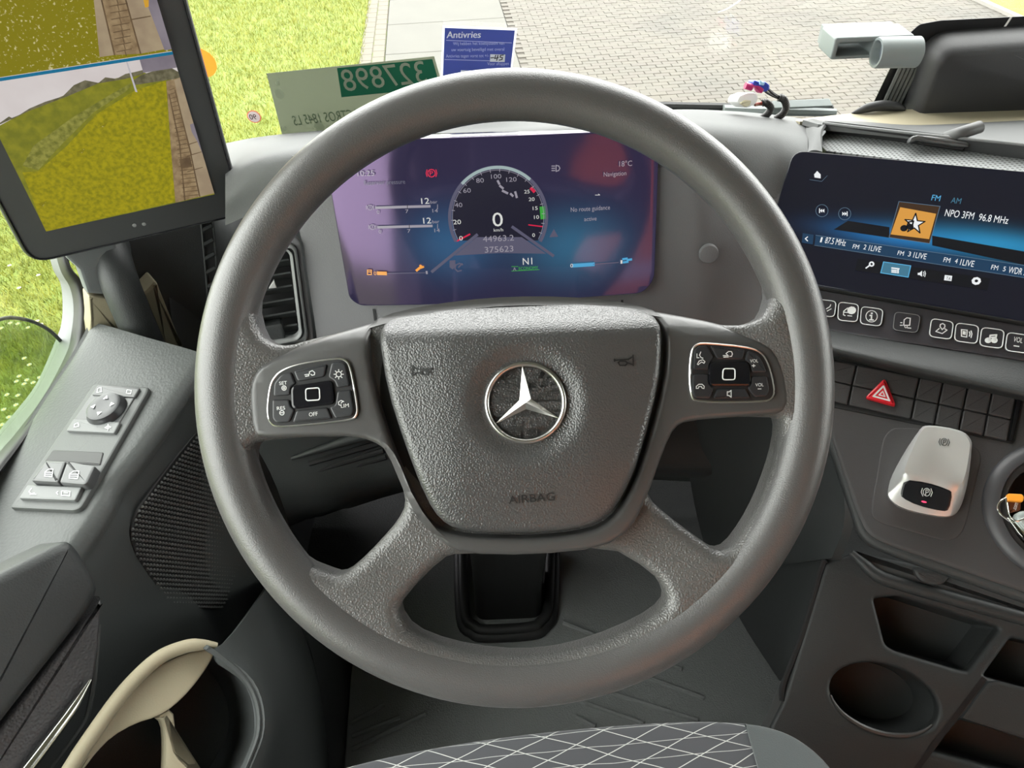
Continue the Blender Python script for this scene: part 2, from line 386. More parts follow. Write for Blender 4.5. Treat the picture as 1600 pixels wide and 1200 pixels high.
# satin trim frame: both switch pods and the U round the airbag
fo = [(387, 618), (391, 590), (412, 562), (480, 528), (560, 505), (600, 492), (700, 473), (800, 464), (900, 465), (1000, 477), (1060, 487), (1130, 501), (1184, 521), (1213, 548), (1229, 582), (1237, 625), (1231, 641), (1215, 648), (1150, 652), (1075, 658), (1056, 668), (1040, 700), (1012, 780), (985, 830), (940, 857), (830, 868), (725, 866), (688, 848), (642, 790), (612, 718), (595, 697), (560, 683), (480, 683), (405, 686), (392, 674)]
pad = [(591, 523), (595, 500), (620, 486), (720, 469), (800, 463), (880, 463), (960, 469), (1014, 480), (1032, 497), (1035, 540), (1030, 600), (1006, 690), (986, 750), (962, 794), (936, 817), (900, 827), (840, 833), (760, 833), (712, 827), (687, 812), (666, 780), (631, 690), (605, 610)]
hole = [(572, 533), (578, 506), (620, 489), (720, 473), (800, 467), (880, 467), (960, 473), (1018, 484), (1038, 501), (1043, 540), (1038, 600), (1013, 692), (993, 753), (968, 800), (940, 824), (900, 835), (840, 841), (760, 841), (705, 836), (672, 820), (648, 784), (610, 695), (584, 610)]
def dsf(u, v, z): return (-.021 * sstep(-.020, .006, v - (.061 - .71 * u * u)) if z > 0 else 0) - .0028 * sstep(.06, .10, abs(u))
part(fill2d(PW, [chaik(PW.uvs(fo, .012), 1), chaik(PW.uvs(hole, .012), 1)], .014, .004, -.004, cut=.006, disp=dsf), 'trim_frame', M['satin'], wt, smooth=50)
m = MB().plate(PW, chaik(PW.uvs([(x, max(y, 512)) for x, y in hole], 0), 1), -.03, -.002, .001); part(m, 'gap_shade_plate', M['gap'], wt)  # black plate added so the gap round the pad looks deeply shaded
# airbag cover: domed, dished round the emblem
EC = PW.uv(821, 629, .02)
def dpd(u, v, z):
    if z < 0: return 0
    q = math.hypot(u - EC[0], v - EC[1])
    return -.036 * sstep(.034, .069, v) - .007 * sstep(.04, .105, abs(u - .004)) - .006 * sstep(-.05, -.105, v) - .0045 * sstep(.043, .0285, q)
part(fill2d(PW, [chaik(PW.uvs(pad, .016), 1)], .022, .006, -.002, cut=.0035, disp=dpd, res=4), 'airbag_cover', M['pad'], wt, smooth=50)
em = thing('emblem', None, None, (0, 0, 0)); em.parent = wt; em['label'] = 'round chrome three-pointed star emblem'
EP = Pl(PW.P(EC[0], EC[1], .0205), PW.n, right=(PW.r * math.cos(.045) + PW.u * math.sin(.045)))
m = MB().lathe(EP.o, EP.n, [(.026, -.003), (.026, .0006), (.0255, .001), (.001, .001)], 48); part(m, 'emblem_disc', M['satin'], em)
m = MB(); pr = [(.0268 + .0018 * math.cos(a * math.pi / 6), .002 + .0022 * math.sin(a * math.pi / 6)) for a in range(12)]
m.lathe(EP.o, EP.n, pr, 64, ring=True); part(m, 'emblem_ring', M['satinchrome'], em, smooth=80)
m = MB(); vs = [EP.P(0, 0, .0045)]; fs = []
for k in range(3):
    a = math.radians(90 + 120 * k); b = a + math.radians(60)
    vs += [EP.P(.0258 * math.cos(a), .0258 * math.sin(a), .0015), EP.P(.0046 * math.cos(b), .0046 * math.sin(b), .0010)]
for k in range(3):
    t, nx, pv = 1 + 2 * k, 2 + 2 * k, 2 + 2 * ((k - 1) % 3); fs += [(0, t, nx), (0, pv, t)]
m.add(vs, fs); part(m, 'star', M['satinchrome'], em, smooth=0)
# embossed marks
def conform(mb, eps):                                  # lay flat marks on the curved airbag cover
    for i, p in enumerate(mb.v):
        q = p - PW.o; u, v, w_ = q.dot(PW.r), q.dot(PW.u), q.dot(PW.n); mb.v[i] = PW.P(u, v, .026 + dpd(u, v, 1) + eps)
    return mb
def dense(L, n=4): return [lerp2_(a, b, k / n) for a, b in zip(L, L[1:]) for k in range(n)] + [L[-1]]
def lerp2_(a, b, t): return (a[0] + (b[0] - a[0]) * t, a[1] + (b[1] - a[1]) * t)
m = MB(); m.text(PW, 'AIRBAG', 795, 787, 13, wpx=72, w=.022, rot=.04); part(conform(m, .0009), 'airbag_lettering', M['emboss'], wt, smooth=0)
c5 = cr(560, 450, 2.79)
hl = [c5(q) for q in ([(238, 340), (238, 386)], [(240, 345), (262, 355), (326, 353)], [(240, 382), (258, 370), (276, 370)], [(276, 366), (282, 378), (304, 378), (312, 366), (304, 360), (284, 360), (276, 366)], [(312, 366), (322, 372)], [(326, 350), (326, 358)])]
hr = [c5(q) for q in ([(1194, 294), (1195, 338)], [(1192, 300), (1172, 312), (1112, 316)], [(1192, 334), (1172, 328)], [(1128, 326), (1136, 338), (1160, 338), (1170, 328), (1160, 320), (1136, 320), (1128, 326)], [(1112, 312), (1112, 320)])]
for hh in (hl, hr):
    m = MB(); m.stroke(PW, [dense(q) for q in hh], .0010, .019); part(conform(m, .0009), 'horn_symbol', M['emboss'], wt, smooth=0)
# switch pods
def pod(fn, outline, btns, cpad, sq, name, icons):
    base = part(MB().plate(PW, chaik(PW.uvs(fn(outline), .010), 1), .004, .0135, .0008), name, M['gap'], wt)
    e = MB(); o = ccw(chaik(PW.uvs(fn(outline), .0125), 2)); N = len(o); e.tube([PW.P(*o[i % N], .0128) for i in range(N + 1)], .0009, 6, 1, cap=False)
    part(e, 'chrome_edge', M['satinchrome'], base)
    for nm, b in btns:
        bm_ = MB().plate(PW, fillet(inset(ccw(PW.uvs(fn(b), .014)), .0002), .0016, 3), .006, .0150, .0009); bb = part(bm_, nm, M['btn'], base)
    part(MB().plate(PW, fillet(PW.uvs(fn(cpad), .014), .004, 4), .006, .0158, .0014), 'touch_pad', M['gloss'], base)
    q = fillet(PW.uvs(fn(sq), .016), .0018, 4); e = MB(); N = len(q); e.tube([PW.P(*q[i % N], .0160) for i in range(N + 1)], .00045, 5, 1, cap=False); part(e, 'touch_pad_mark', M['print'], base)
    e = MB(); icons(e, fn); part(e, 'button_symbols', M['print'], base, smooth=0)
wI = .01535
def icl(e, fn):
    tx = lambda s, x, y, wd, h: e.text(PW, s, fn([(x, y)])[0][0], fn([(x, y)])[0][1], h / 4.848, wpx=wd / 4.848, w=wI, rot=.06)
    st = lambda ls: e.stroke(PW, [fn(q) for q in ls], .00055, wI)
    tx('SET', 322, 590, 60, 26); tx('RES', 305, 780, 62, 26); tx('OFF', 548, 828, 66, 30); tx('LIM', 790, 762, 60, 28)
    for cx, cy in ((358, 612), (342, 800)): st([[(cx + 17 * math.cos(a * .6), cy + 17 * math.sin(a * .6)) for a in range(12)], [(cx - 9, cy), (cx + 9, cy)]])
    st([[(358, 603), (358, 621)]])
    st([[(772 + 20 * math.cos(a * .55), 508 + 20 * math.sin(a * .55)) for a in range(13)]] + [[(772 + 26 * math.cos(a * .785), 508 + 26 * math.sin(a * .785)), (772 + 36 * math.cos(a * .785), 508 + 36 * math.sin(a * .785))] for a in range(8)])
    st([[(515, 512), (545, 508), (545, 520), (520, 524)], [(550, 505), (550, 490), (572, 480), (590, 495), (588, 512), (570, 516), (562, 508)], [(790, 745), (772, 738), (770, 718), (790, 706), (810, 715)], [(790, 726), (806, 712)]])
def icr(e, fn):
    tx = lambda s, x, y, wd, h: e.text(PW, s, fn([(x, y)])[0][0], fn([(x, y)])[0][1], h / 5, wpx=wd / 5, w=wI, rot=.0)
    st = lambda ls: e.stroke(PW, [fn(q) for q in ls], .00055, wI)
    tx('VOL', 860, 433, 64, 26); tx('VOL', 902, 620, 64, 26)
    st([[(876, 457), (900, 457)], [(888, 447), (888, 467)], [(922, 638), (946, 638)]])
    st([[(445, 365), (445, 395), (462, 395)], [(475, 350), (465, 375), (478, 395), (492, 398)], [(448, 445), (462, 420), (490, 410), (508, 425), (500, 438), (482, 428), (465, 440), (455, 450), (448, 445)]])
    st([[(440, 635), (440, 618), (460, 602), (485, 602), (502, 618), (500, 636), (485, 632), (480, 620), (460, 620), (456, 634), (440, 635)]])
    st([[(682, 660), (682, 690), (695, 690), (712, 704), (712, 650), (695, 662), (682, 660)]])
    st([[(650, 378), (680, 378)], [(655, 390), (690, 388)], [(690, 380), (672, 362), (692, 346), (715, 346), (722, 365), (716, 384), (702, 384)]])
c3 = cr(370, 480, 4.848); c4 = cr(1000, 480, 5)
pod(c3, [(245, 860), (235, 760), (255, 600), (285, 535), (345, 478), (480, 430), (760, 388), (822, 398), (862, 450), (917, 760), (907, 822), (870, 852), (560, 887), (300, 907)],
    [('button', [(283, 575), (335, 513), (413, 488), (438, 555), (448, 580), (413, 605), (406, 667), (278, 675)]), ('button', [(430, 482), (688, 428), (666, 528), (500, 560), (462, 562)]),
     ('button', [(717, 422), (790, 408), (826, 430), (860, 600), (760, 612), (742, 560), (692, 530)]), ('button', [(762, 635), (865, 622), (890, 780), (875, 827), (747, 845), (702, 757), (747, 740)]),
     ('button', [(452, 782), (688, 757), (726, 847), (422, 876)]), ('button', [(270, 700), (400, 697), (410, 747), (443, 777), (403, 872), (300, 878), (270, 842)])],
    [(410, 598), (728, 550), (745, 735), (418, 775)], [(522, 618), (626, 609), (630, 702), (525, 708)], 'switch_pod', icl)
pod(c4, [(400, 685), (385, 540), (400, 340), (440, 288), (520, 283), (830, 313), (942, 350), (1002, 450), (1047, 640), (1032, 712), (960, 738), (430, 742)],
    [('button', [(412, 490), (422, 335), (455, 303), (520, 297), (578, 395), (543, 430), (533, 492)]), ('button', [(543, 299), (822, 330), (800, 410), (602, 408)]),
     ('button', [(838, 337), (920, 365), (960, 430), (990, 508), (870, 512), (860, 450), (817, 415)]), ('button', [(870, 538), (992, 538), (1012, 650), (987, 697), (892, 706), (837, 627), (865, 605)]),
     ('button', [(602, 637), (820, 632), (863, 712), (567, 716)]), ('button', [(410, 520), (533, 520), (538, 600), (578, 632), (548, 715), (430, 711), (405, 670)])],
    [(538, 428), (848, 422), (868, 617), (533, 617)], [(650, 480), (742, 480), (742, 566), (645, 566)], 'switch_pod', icr)

# ================================================================== steering column
ct = thing('steering_column', 'dark plastic steering column post rising from the floor behind the wheel', 'steering column', (-.022, .32, 0))
def ring_at(c, ux, uy, hx, hy, rr=.02): return [V(c) + V(ux) * u + V(uy) * v for u, v in rect(-hx, -hy, hx, hy, rr, 4)]
m = MB(); secs = [((-.022, .325, .0), .058, .05), ((-.020, .31, .12), .056, .05), ((-.012, .24, .35), .056, .05), ((0, .15, .56), .075, .07), ((0, .09, .70), .085, .075)]
vs = []; N = len(rect(0, 0, 1, 1, .1, 4))
for c, hx, hy in secs: vs += ring_at(c, (1, 0, 0), (0, .92, .35), hx, hy)
fs = [(i * N + j, i * N + (j + 1) % N, i * N + N + (j + 1) % N, i * N + N + j) for i in range(len(secs) - 1) for j in range(N)] + [tuple(range((len(secs) - 1) * N, len(secs) * N))]
m.add(vs, fs); part(m, 'column_cover', M['black'], ct)
FZ = Pl((0, 0, .001), (0, 0, 1), right=(1, 0, 0))
bo = [(718, 860), (722, 965), (738, 988), (760, 994), (830, 990), (850, 980), (862, 955), (866, 860)]
m = MB(); m.tube([onZ(x, y, .014) for x, y in bo], .011, 10, 5); m.tube([onZ(x * .93 + 55, y - 10, .026) for x, y in bo], .009, 10, 5); part(m, 'floor_boot', M['rubber'], ct)
# ================================================================== dashboard
dt = thing('dashboard', 'wide grey moulded dashboard under the windscreen behind the steering wheel', 'dashboard', (.3, .5, .3))
FA = CL.off(-.012)
def lerp2(a, b, t): return (a[0] + (b[0] - a[0]) * t, a[1] + (b[1] - a[1]) * t)
xs = [352, 405, 500, 620, 800, 960, 1060, 1150, 1215, 1262]
far = [224, 214, 204, 196, 186, 177, 171, 174, 180, 187]
crest = [262, 236, 219, 209, 197, 189, 184, 189, 197, 205]
top_ = [300, 262, 236, 223, 209, 202, 202, 212, 226, 238]
low = [352, 330, 300, 280, 270, 270, 272, 290, 310, 320]
def depth(pl, x, y, w=0): return (pl.pt(x, y, w) - CAM).dot(FWD)
def wing(x, y, w=0):                                   # fascia flows from the cluster plane into the centre screen plane
    k = sstep(1090, 1245, x); return T(x, y, depth(FA, x, y, w) * (1 - k) + (depth(SCR, x, y, -.004)) * k)
rows = [[onY(x, y, .575) for x, y in zip(xs, far)],
        [onY(x, y, .40 + .06 * sstep(1060, 1262, x) if x > 450 else .37) for x, y in zip(xs, crest)],
        [wing(x, y, -.002) for x, y in zip(xs, top_)],
        [wing(x, y, -.004) for x, y in zip(xs, low)]]
m = MB().patch(rows, 6, 8, .008); part(m, 'dash_top_pad', M['dash'], dt, smooth=60)
wy = (244, 320, 380, 460, 540, 640); xl_ = (456, 460, 472, 485, 496, 500)
m = MB().patch([[wing(x, y + max(0, x - 1096) * .1, -.0008) for x in (xl, 620, 800, 960, 1060, 1096, 1130, 1165, 1200, 1225, 1246)] for xl, y in zip(xl_, wy)], 4, 4, .008); part(m, 'fascia', M['fascia'], dt, smooth=60)
b = FA.uv(1107, 396)
m = MB().lathe(FA.P(*b, 0), FA.n, [(.0102, -.002), (.0102, .0015), (.0092, .0034), (.006, .0040)], 28); part(m, 'blanking_plug', M['fascia'], dt)
for q in ([(584, 484), (586, 500)], [(972, 470), (973, 482)]): part(MB().stroke(FA, [q], .0025, .0006), 'fascia_seam', M['gap'], dt, smooth=0)
# knee panel and slots under the wheel
kn = [[onY(x, 560, .31) for x in (330, 500, 700, 900, 1150, 1300)], [onY(x, y, .30) for x, y in ((330, 700), (500, 690), (700, 690), (900, 690), (1100, 690), (1300, 690))],
      [onY(x, y, .30) for x, y in ((330, 830), (500, 795), (700, 745), (900, 740), (1080, 745), (1300, 760))], [onY(x, y, .50) for x, y in ((430, 860), (500, 800), (700, 740), (900, 735), (1080, 740), (1300, 760))]]
m = MB().patch(kn, 4, 5, .006); part(m, 'knee_panel', M['dark'], dt, smooth=50)
KP = Pl(onY(560, 715, .297), (0, -1, .05))
for q in ([(484, 722), (596, 690)], [(490, 735), (600, 702)], [(492, 745), (604, 712)]):
    m = MB(); a, b2 = KP.uvs(q); m.tube([KP.P(*a, .002), KP.P(*b2, .002)], .0042, 8, 1); part(m, 'air_slot', M['black'], dt)
m = MB(); m.tube([KP.pt(456, 716, .004), KP.pt(530, 692, .004), KP.pt(585, 676, .004)], [.003, .007, .009], 10, 4); part(m, 'column_lever_shroud', M['dark2'], dt)

# air vent beside the cluster
VL = Pl(FA.pt(470, 450, 0), azel(16, 12), ((400, 470), (470, 457)))
vt = thing('air_vent', 'louvred air vent with grey frame left of the instrument cluster', 'air vent', VL.pt(430, 540))
vo = [(372, 395), (452, 377), (463, 385), (481, 522), (474, 536), (400, 545)]; vi = [(378, 400), (446, 388), (452, 394), (467, 516), (461, 523), (404, 530)]
part(fill2d(VL, [fillet(VL.uvs(vo), .006), fillet(VL.uvs(vi), .005)], .004, .003, .003), 'vent_frame', mat('vent_frame_grey', (.20, .205, .205), .45), vt)
so = [(360, 380), (452, 362), (470, 376), (492, 540), (470, 550), (395, 560)]
part(fill2d(VL, [fillet(VL.uvs(so), .01), fillet(VL.uvs(vo), .006)], .004, .002, -.002), 'vent_surround', M['fascia'], vt)
m = MB().plate(VL, VL.uvs(vo), -.05, -.035, .001); part(m, 'vent_well', M['gap'], vt)
for k in range(6):
    y0 = 408 + k * 20; m = MB(); a, b2 = VL.pt(380 + k * 3, y0 + 12, -.008), VL.pt(452 + k * 2.6, y0, -.008)
    d = (b2 - a).normalized(); n = VL.n * .8 + VL.u * .6; n.normalize(); q = d.cross(n); hw = .009
    m.add([a - n * hw, b2 - n * hw, b2 + n * hw, a + n * hw] + [x + q * .002 for x in (a - n * hw, b2 - n * hw, b2 + n * hw, a + n * hw)], [(0, 1, 2, 3), (7, 6, 5, 4), (0, 4, 5, 1), (1, 5, 6, 2), (2, 6, 7, 3), (3, 7, 4, 0)])
    part(m, 'louvre', M['dark2'], vt, smooth=0)
m = MB().plate(VL, fillet(VL.uvs([(405, 508), (440, 502), (446, 528), (412, 534)]), .003), -.012, .006, .002); part(m, 'vent_thumbwheel', M['dark2'], vt)
m = MB().plate(VL, VL.uvs([(420, 449), (428, 436), (432, 448)]), .0, .004, .0005); part(m, 'vent_tab', M['silver'], vt)

# side demister strip and end of the dash by the A-pillar
sd = thing('side_demister', 'narrow ribbed demister vent strip at the dashboard end beside the pillar', 'air vent', onX(325, 480, -.36))
SD = Pl(onX(330, 420, -.36), azel(30, 5), None)
so = [(312, 340), (332, 335), (352, 560), (332, 560)]
part(MB().plate(SD, fillet(SD.uvs(so), .004), -.004, .002, .001), 'strip_bed', M['gap'], sd)
fr = fillet(SD.uvs([(313, 340), (331, 336), (350, 560), (333, 560)]), .004)
m = MB(); N = len(fr); m.tube([SD.P(*fr[i % N], .003) for i in range(N + 1)], .0014, 6, 1, cap=False); part(m, 'strip_frame', M['dark2'], sd)
for k in range(9):
    y = 352 + k * 22; m = MB(); m.tube([SD.pt(316 + k * 1.9, y + 8, .002), SD.pt(331 + k * 1.9, y, .002)], .0034, 6, 1); part(m, 'rib', M['dark2'], sd)
m = MB().patch([[onX(255, 330, -.42), onX(345, 335, -.37), onY(400, 345, .36)], [onX(262, 440, -.42), onX(360, 440, -.37), onY(410, 440, .34)], [onX(275, 552, -.42), onX(372, 556, -.37), onY(425, 560, .33)], [onX(300, 700, -.42), onX(380, 700, -.37), onY(430, 700, .31)]], 4, 4, .006)
part(m, 'dash_end_panel', mat('dash_end', (.055, .057, .058), .55, bump=(800, .3)), dt, smooth=60)

# ------------------------------------------------------------------ passenger side of the dash
_r = SCR.r; _h = V((0, 0, 1)).cross(_r).normalized(); TZ = Pl(SCR.pt(1240, 238), _r.cross(_h) if _r.cross(_h).z > 0 else -_r.cross(_h), right=_r)
c2 = cr(1250, 20, 4.571)
def c2p(x, y): return c2([(x, y)])[0]
TF = TZ.off(-.010)
tf = c2([(140, 905), (190, 840), (600, 890), (1000, 942), (1600, 1026), (2300, 1120), (2300, 1320), (1600, 1150), (900, 1070), (190, 985), (160, 960)])
ptm = mat('perforated_mat', (.24, .25, .25), .6)
t = ptm.node_tree; b = t.nodes['Principled BSDF']; vz = t.nodes.new('ShaderNodeTexVoronoi'); vz.voronoi_dimensions = '2D'; vz.inputs['Scale'].default_value = 210; vz.inputs['Randomness'].default_value = 0
tcx = t.nodes.new('ShaderNodeTexCoord'); rmp = t.nodes.new('ShaderNodeMapRange'); rmp.inputs[1].default_value = .22; rmp.inputs[2].default_value = .32; mx = t.nodes.new('ShaderNodeMix'); mx.data_type = 'RGBA'
mx.inputs[6].default_value = (.06, .06, .06, 1); mx.inputs[7].default_value = (.24, .25, .25, 1)
t.links.new(tcx.outputs['Object'], vz.inputs['Vector']); t.links.new(vz.outputs['Distance'], rmp.inputs[0]); t.links.new(rmp.outputs[0], mx.inputs[0]); t.links.new(mx.outputs[2], b.inputs['Base Color'])
tr = thing('dash_tray', 'shallow dashboard tray lined with perforated grey mat above the centre screen', 'tray', TF.pt(1450, 240))
part(MB().plate(TF, TF.uvs(tf), -.006, 0, .001), 'tray_mat', ptm, tr)
TL_ = TZ.off(.006)
fl_ = c2([(190, 866), (260, 866), (600, 908), (1000, 962), (1600, 1046), (2300, 1145)]); lp = c2([(165, 786), (260, 799), (600, 838), (1000, 881), (1600, 941), (2300, 1030)])
part(MB().patch([[TF.pt(x, y, .0005) for x, y in fl_], [TL_.pt(*lerp2(a_, b_, .85), -.002) for a_, b_ in zip(fl_, lp)], [TL_.pt(x, y) for x, y in lp]], 5, 4, .004), 'tray_back_wall', mat('tray_wall_shaded', (.038, .039, .040), .6, bump=(700, .3)), tr, smooth=60)  # wall colour darkened for the shade it lies in
m = MB(); m.tube([TL_.pt(x, y, .0) for x, y in lp], .0018, 8, 5); part(m, 'tray_lip', mat('tray_lip_grey', (.15, .155, .155), .45), tr)
# clip lying at the tray wall
VT = Pl(TF.pt(*c2p(990, 975), .004), (-.35, -.85, .45), right=_r)
cl = thing('phone_clip', 'black phone holder clip resting on the perforated dash tray', 'holder', TF.pt(1470, 235))
cb = c2([(775, 915), (800, 880), (850, 872), (1180, 912), (1212, 930), (1205, 965), (1150, 960), (1010, 940), (900, 925), (850, 905), (820, 918), (780, 930)])
part(MB().plate(VT, chaik(VT.uvs(cb, .004), 1), -.010, .006, .003), 'clip_body', mat('clip_satin', (.10, .10, .10), .35), cl)
part(MB().plate(VT, VT.uvs(c2([(850, 920), (1180, 962), (1160, 985), (900, 945)]), .0), -.012, .0, .001), 'clip_jaw', M['black'], cl)
m = MB(); m.tube([VT.pt(*c2p(1040, 895), -.008), TL_.pt(*c2p(1150, 858), .004), TL_.pt(*c2p(1285, 815), .006)], .0065, 12, 4); part(m, 'clip_stem', mat('grey_stem', (.07, .07, .07), .5), cl)
# passenger dash top and beige band
def c2p(x, y): return c2([(x, y)])[0]
r0 = [onY(*c2p(x, y), Y) for x, y, Y in ((20, 765, .50), (420, 775, .52), (850, 800, .52), (1600, 765, .52), (2300, 735, .52))]
r1 = [TL_.pt(*c2p(x, y), -.002) for x, y in ((130, 796), (500, 830), (850, 866), (1600, 942), (2300, 1030))]
m = MB().patch([r0, r1], 5, 3, .006); part(m, 'passenger_dash_top', M['dash'], dt, smooth=60)
r0 = [onY(*c2p(x, y), Y) for x, y, Y in ((-30, 764, .56), (380, 716, .57), (750, 691, .57), (1600, 665, .57), (2300, 640, .57))]
r1 = [onY(*c2p(x, y), Y) for x, y, Y in ((-30, 772, .53), (400, 755, .55), (800, 733, .55), (1600, 705, .55), (2300, 680, .55))]
r2 = [onY(*c2p(x, y), Y) for x, y, Y in ((0, 776, .50), (420, 782, .515), (850, 806, .515), (1600, 770, .515), (2300, 738, .515))]
m = MB().patch([r0, r1, r2], 5, 3, .006); part(m, 'beige_dash_band', M['beige'], dt, label='beige band along the far dashboard edge', smooth=60)
xs_ = (.74, 1.0, 1.4, 1.90); part(MB().patch([[V((x, .575, .745)) for x in xs_], [V((x, .45, .775)) for x in xs_], [V((x, .37, .755)) for x in xs_], [V((x, .35, .62)) for x in xs_], [V((x, .46, .34)) for x in xs_], [V((x, .60, .25)) for x in xs_]], 4, 5, .008), 'passenger_dash', M['dash'], dt, smooth=60)
# body of the dash behind the centre screen down to the console
# (closes the dash towards the passenger)
e0, e1 = SCR.P(0, 0, -.02), None
U0, V0 = SCR.uv(1240, 238); U0b, V0b = SCR.uv(1287, 448); UL = SCR.uv(1222, 300)[0]
m = MB().plate(SCR, rect(UL - .004, V0b - .06, UL + .62, V0 + .002), -.07, -.008, .003); part(m, 'centre_stack_body', M['dark2'], dt)
la_ = [onY(1258, 187, .572), onY(1258, 206, .458), wing(1256, 240, -.001)]; lb_ = [TL_.pt(1289, 193), TL_.pt(1282, 208), TL_.pt(1285, 237, -.004)]
m = MB(); m.patch([[a_, a_.lerp(b_, .5) + V((0, 0, .003)), b_] for a_, b_ in zip(la_, lb_)], 5, 6, .003); part(m, 'tray_end_fairing', M['dash'], dt, smooth=60)
# ================================================================== instrument cluster
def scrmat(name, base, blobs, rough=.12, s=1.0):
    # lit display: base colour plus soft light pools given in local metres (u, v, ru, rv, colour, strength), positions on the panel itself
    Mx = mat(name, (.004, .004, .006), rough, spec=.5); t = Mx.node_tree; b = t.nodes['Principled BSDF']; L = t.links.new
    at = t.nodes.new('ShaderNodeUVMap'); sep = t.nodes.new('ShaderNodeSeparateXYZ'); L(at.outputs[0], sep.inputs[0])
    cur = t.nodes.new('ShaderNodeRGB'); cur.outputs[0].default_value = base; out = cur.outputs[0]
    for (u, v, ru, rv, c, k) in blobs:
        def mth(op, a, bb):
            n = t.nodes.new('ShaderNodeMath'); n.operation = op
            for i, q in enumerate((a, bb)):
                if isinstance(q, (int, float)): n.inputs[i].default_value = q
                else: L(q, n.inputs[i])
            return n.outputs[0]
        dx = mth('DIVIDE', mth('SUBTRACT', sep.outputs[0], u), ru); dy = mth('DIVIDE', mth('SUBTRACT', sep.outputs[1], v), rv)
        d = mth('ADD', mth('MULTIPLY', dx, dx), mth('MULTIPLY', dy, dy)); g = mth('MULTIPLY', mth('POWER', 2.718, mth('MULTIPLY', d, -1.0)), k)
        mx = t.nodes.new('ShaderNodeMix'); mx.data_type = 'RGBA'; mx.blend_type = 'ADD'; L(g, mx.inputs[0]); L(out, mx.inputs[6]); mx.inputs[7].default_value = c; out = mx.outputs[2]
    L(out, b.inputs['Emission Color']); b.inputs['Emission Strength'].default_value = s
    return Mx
def screen_plate(pl, uv, w0, w1, name, mtl, parent, curved=False):
    o = part(fill2d(pl, [uv], (w1 - w0) / 2 - .001, .001, (w0 + w1) / 2, cut=.012) if curved else MB().plate(pl, uv, w0, w1, .001), name, mtl, parent); me = o.data; lay = me.uv_layers.new(name='uv'); wl = wloc(parent)
    for lp in me.loops:
        q = me.vertices[lp.vertex_index].co + wl - pl.o; lay.data[lp.index].uv = (q.dot(pl.r), q.dot(pl.u))
    return o
it = thing('instrument_cluster', 'wide digital instrument cluster with speedometer dial and purple-blue sheen', 'instrument cluster', CL.pt(775, 480))
go = [(500, 222), (1032, 203), (1024, 440), (1006, 461), (560, 481), (543, 470)]
g_uv = chaik(fillet(CL.uvs(go), .012, 4), 1)
q = CL.uv; cA = q(705, 380); cB = q(895, 385); cC = q(778, 345)
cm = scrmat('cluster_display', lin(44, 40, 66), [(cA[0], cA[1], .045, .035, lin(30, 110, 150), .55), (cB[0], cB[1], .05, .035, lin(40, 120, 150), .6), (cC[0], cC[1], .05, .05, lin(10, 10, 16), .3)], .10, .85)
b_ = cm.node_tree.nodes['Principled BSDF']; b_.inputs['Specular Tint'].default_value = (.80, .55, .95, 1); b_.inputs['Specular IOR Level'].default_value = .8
part(MB().plate(CL, [(u * 1.006, v * 1.008) for u, v in g_uv], -.022, -.002, .003), 'cluster_housing', M['gloss'], it)
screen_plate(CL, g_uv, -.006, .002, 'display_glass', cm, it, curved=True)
kc = cr(500, 180, 2.857); WZ = .0042
gw = glow('icon_white', lin(225, 226, 222), .9); gg = glow('icon_grey', lin(165, 160, 172), .8); gr = glow('icon_red', lin(205, 35, 70), 1); ggn = glow('icon_green', lin(60, 160, 60), 1)
go_ = glow('icon_amber', lin(240, 160, 60), 1); gb = glow('icon_blue', lin(70, 160, 205), 1); gd = glow('icon_dim', lin(98, 96, 118), .8); gk = glow('dial_dark', lin(34, 32, 48), .8); gmint = glow('dial_mint', lin(170, 190, 190), .8)
CM = [gw, gg, gr, ggn, go_, gb, gd, gk, gmint]
def ctx(e, s, x, y, wd, h, mi, rot=.0): X_, Y_ = kc([(x, y)])[0]; e.text(CL, s, X_, Y_, h / 2.857, mi, wpx=wd / 2.857, w=WZ + .0003)
def cst(e, ls, mi, wd=.0006, w=None): e.stroke(CL, [kc(l) for l in ls], wd, (w or WZ), mi)
e = MB(); ac = lambda a, rr, k=1: (795 + rr * math.cos(math.radians(a)), 455 - rr * 1.03 * math.sin(math.radians(a)))
e.flat(CL, CL.uvs(kc([ac(a, 205) for a in range(-30, 211, 6)] + [ac(180, 60)][:0]), WZ), WZ - .0003, 7)
cst(e, [[ac(a, 216) for a in range(-28, 209, 4)]], 6, .0034); cst(e, [[ac(a, 216) for a in range(50, 140, 3)]], 8, .0030, WZ + .0002); cst(e, [[ac(a, 204) for a in range(-28, 209, 4)]], 1, .0004, WZ + .0002)
for a in range(-20, 205, 12): cst(e, [[ac(a, 196), ac(a, 208)]], 1, .0006, WZ + .0002)
part(e, 'dial_ring', CM, it, smooth=0)
e = MB()
for s, x, y, wd, h in (('0', 622, 560, 16, 20), ('20', 596, 488, 34, 20), ('40', 602, 412, 34, 20), ('60', 640, 347, 34, 20), ('80', 698, 302, 34, 20), ('100', 764, 284, 46, 20), ('120', 832, 298, 46, 20)): ctx(e, s, x, y, wd, h, 1 if h and s not in ('0', '20') else 0)
for s, x, y, wd in (('25', 912, 350, 24), ('20', 932, 384, 26), ('15', 950, 424, 22), ('10', 956, 464, 22), ('0', 948, 544, 12)): ctx(e, s, x, y, wd, 16, 0)
part(e, 'dial_numbers', CM, it, smooth=0)
for nm, ln_, mi_, wd_ in (('dial_needle', [(612, 562), (668, 532)], 2, .0016), ('dial_needle', [(932, 490), (992, 498)], 2, .0012), ('dial_red_mark', [(944, 328), (955, 340)], 2, .003), ('dial_green_mark', [(993, 418), (996, 455)], 3, .0055)):
    e = MB(); cst(e, [ln_], mi_, wd_); part(e, nm, CM, it, smooth=0)
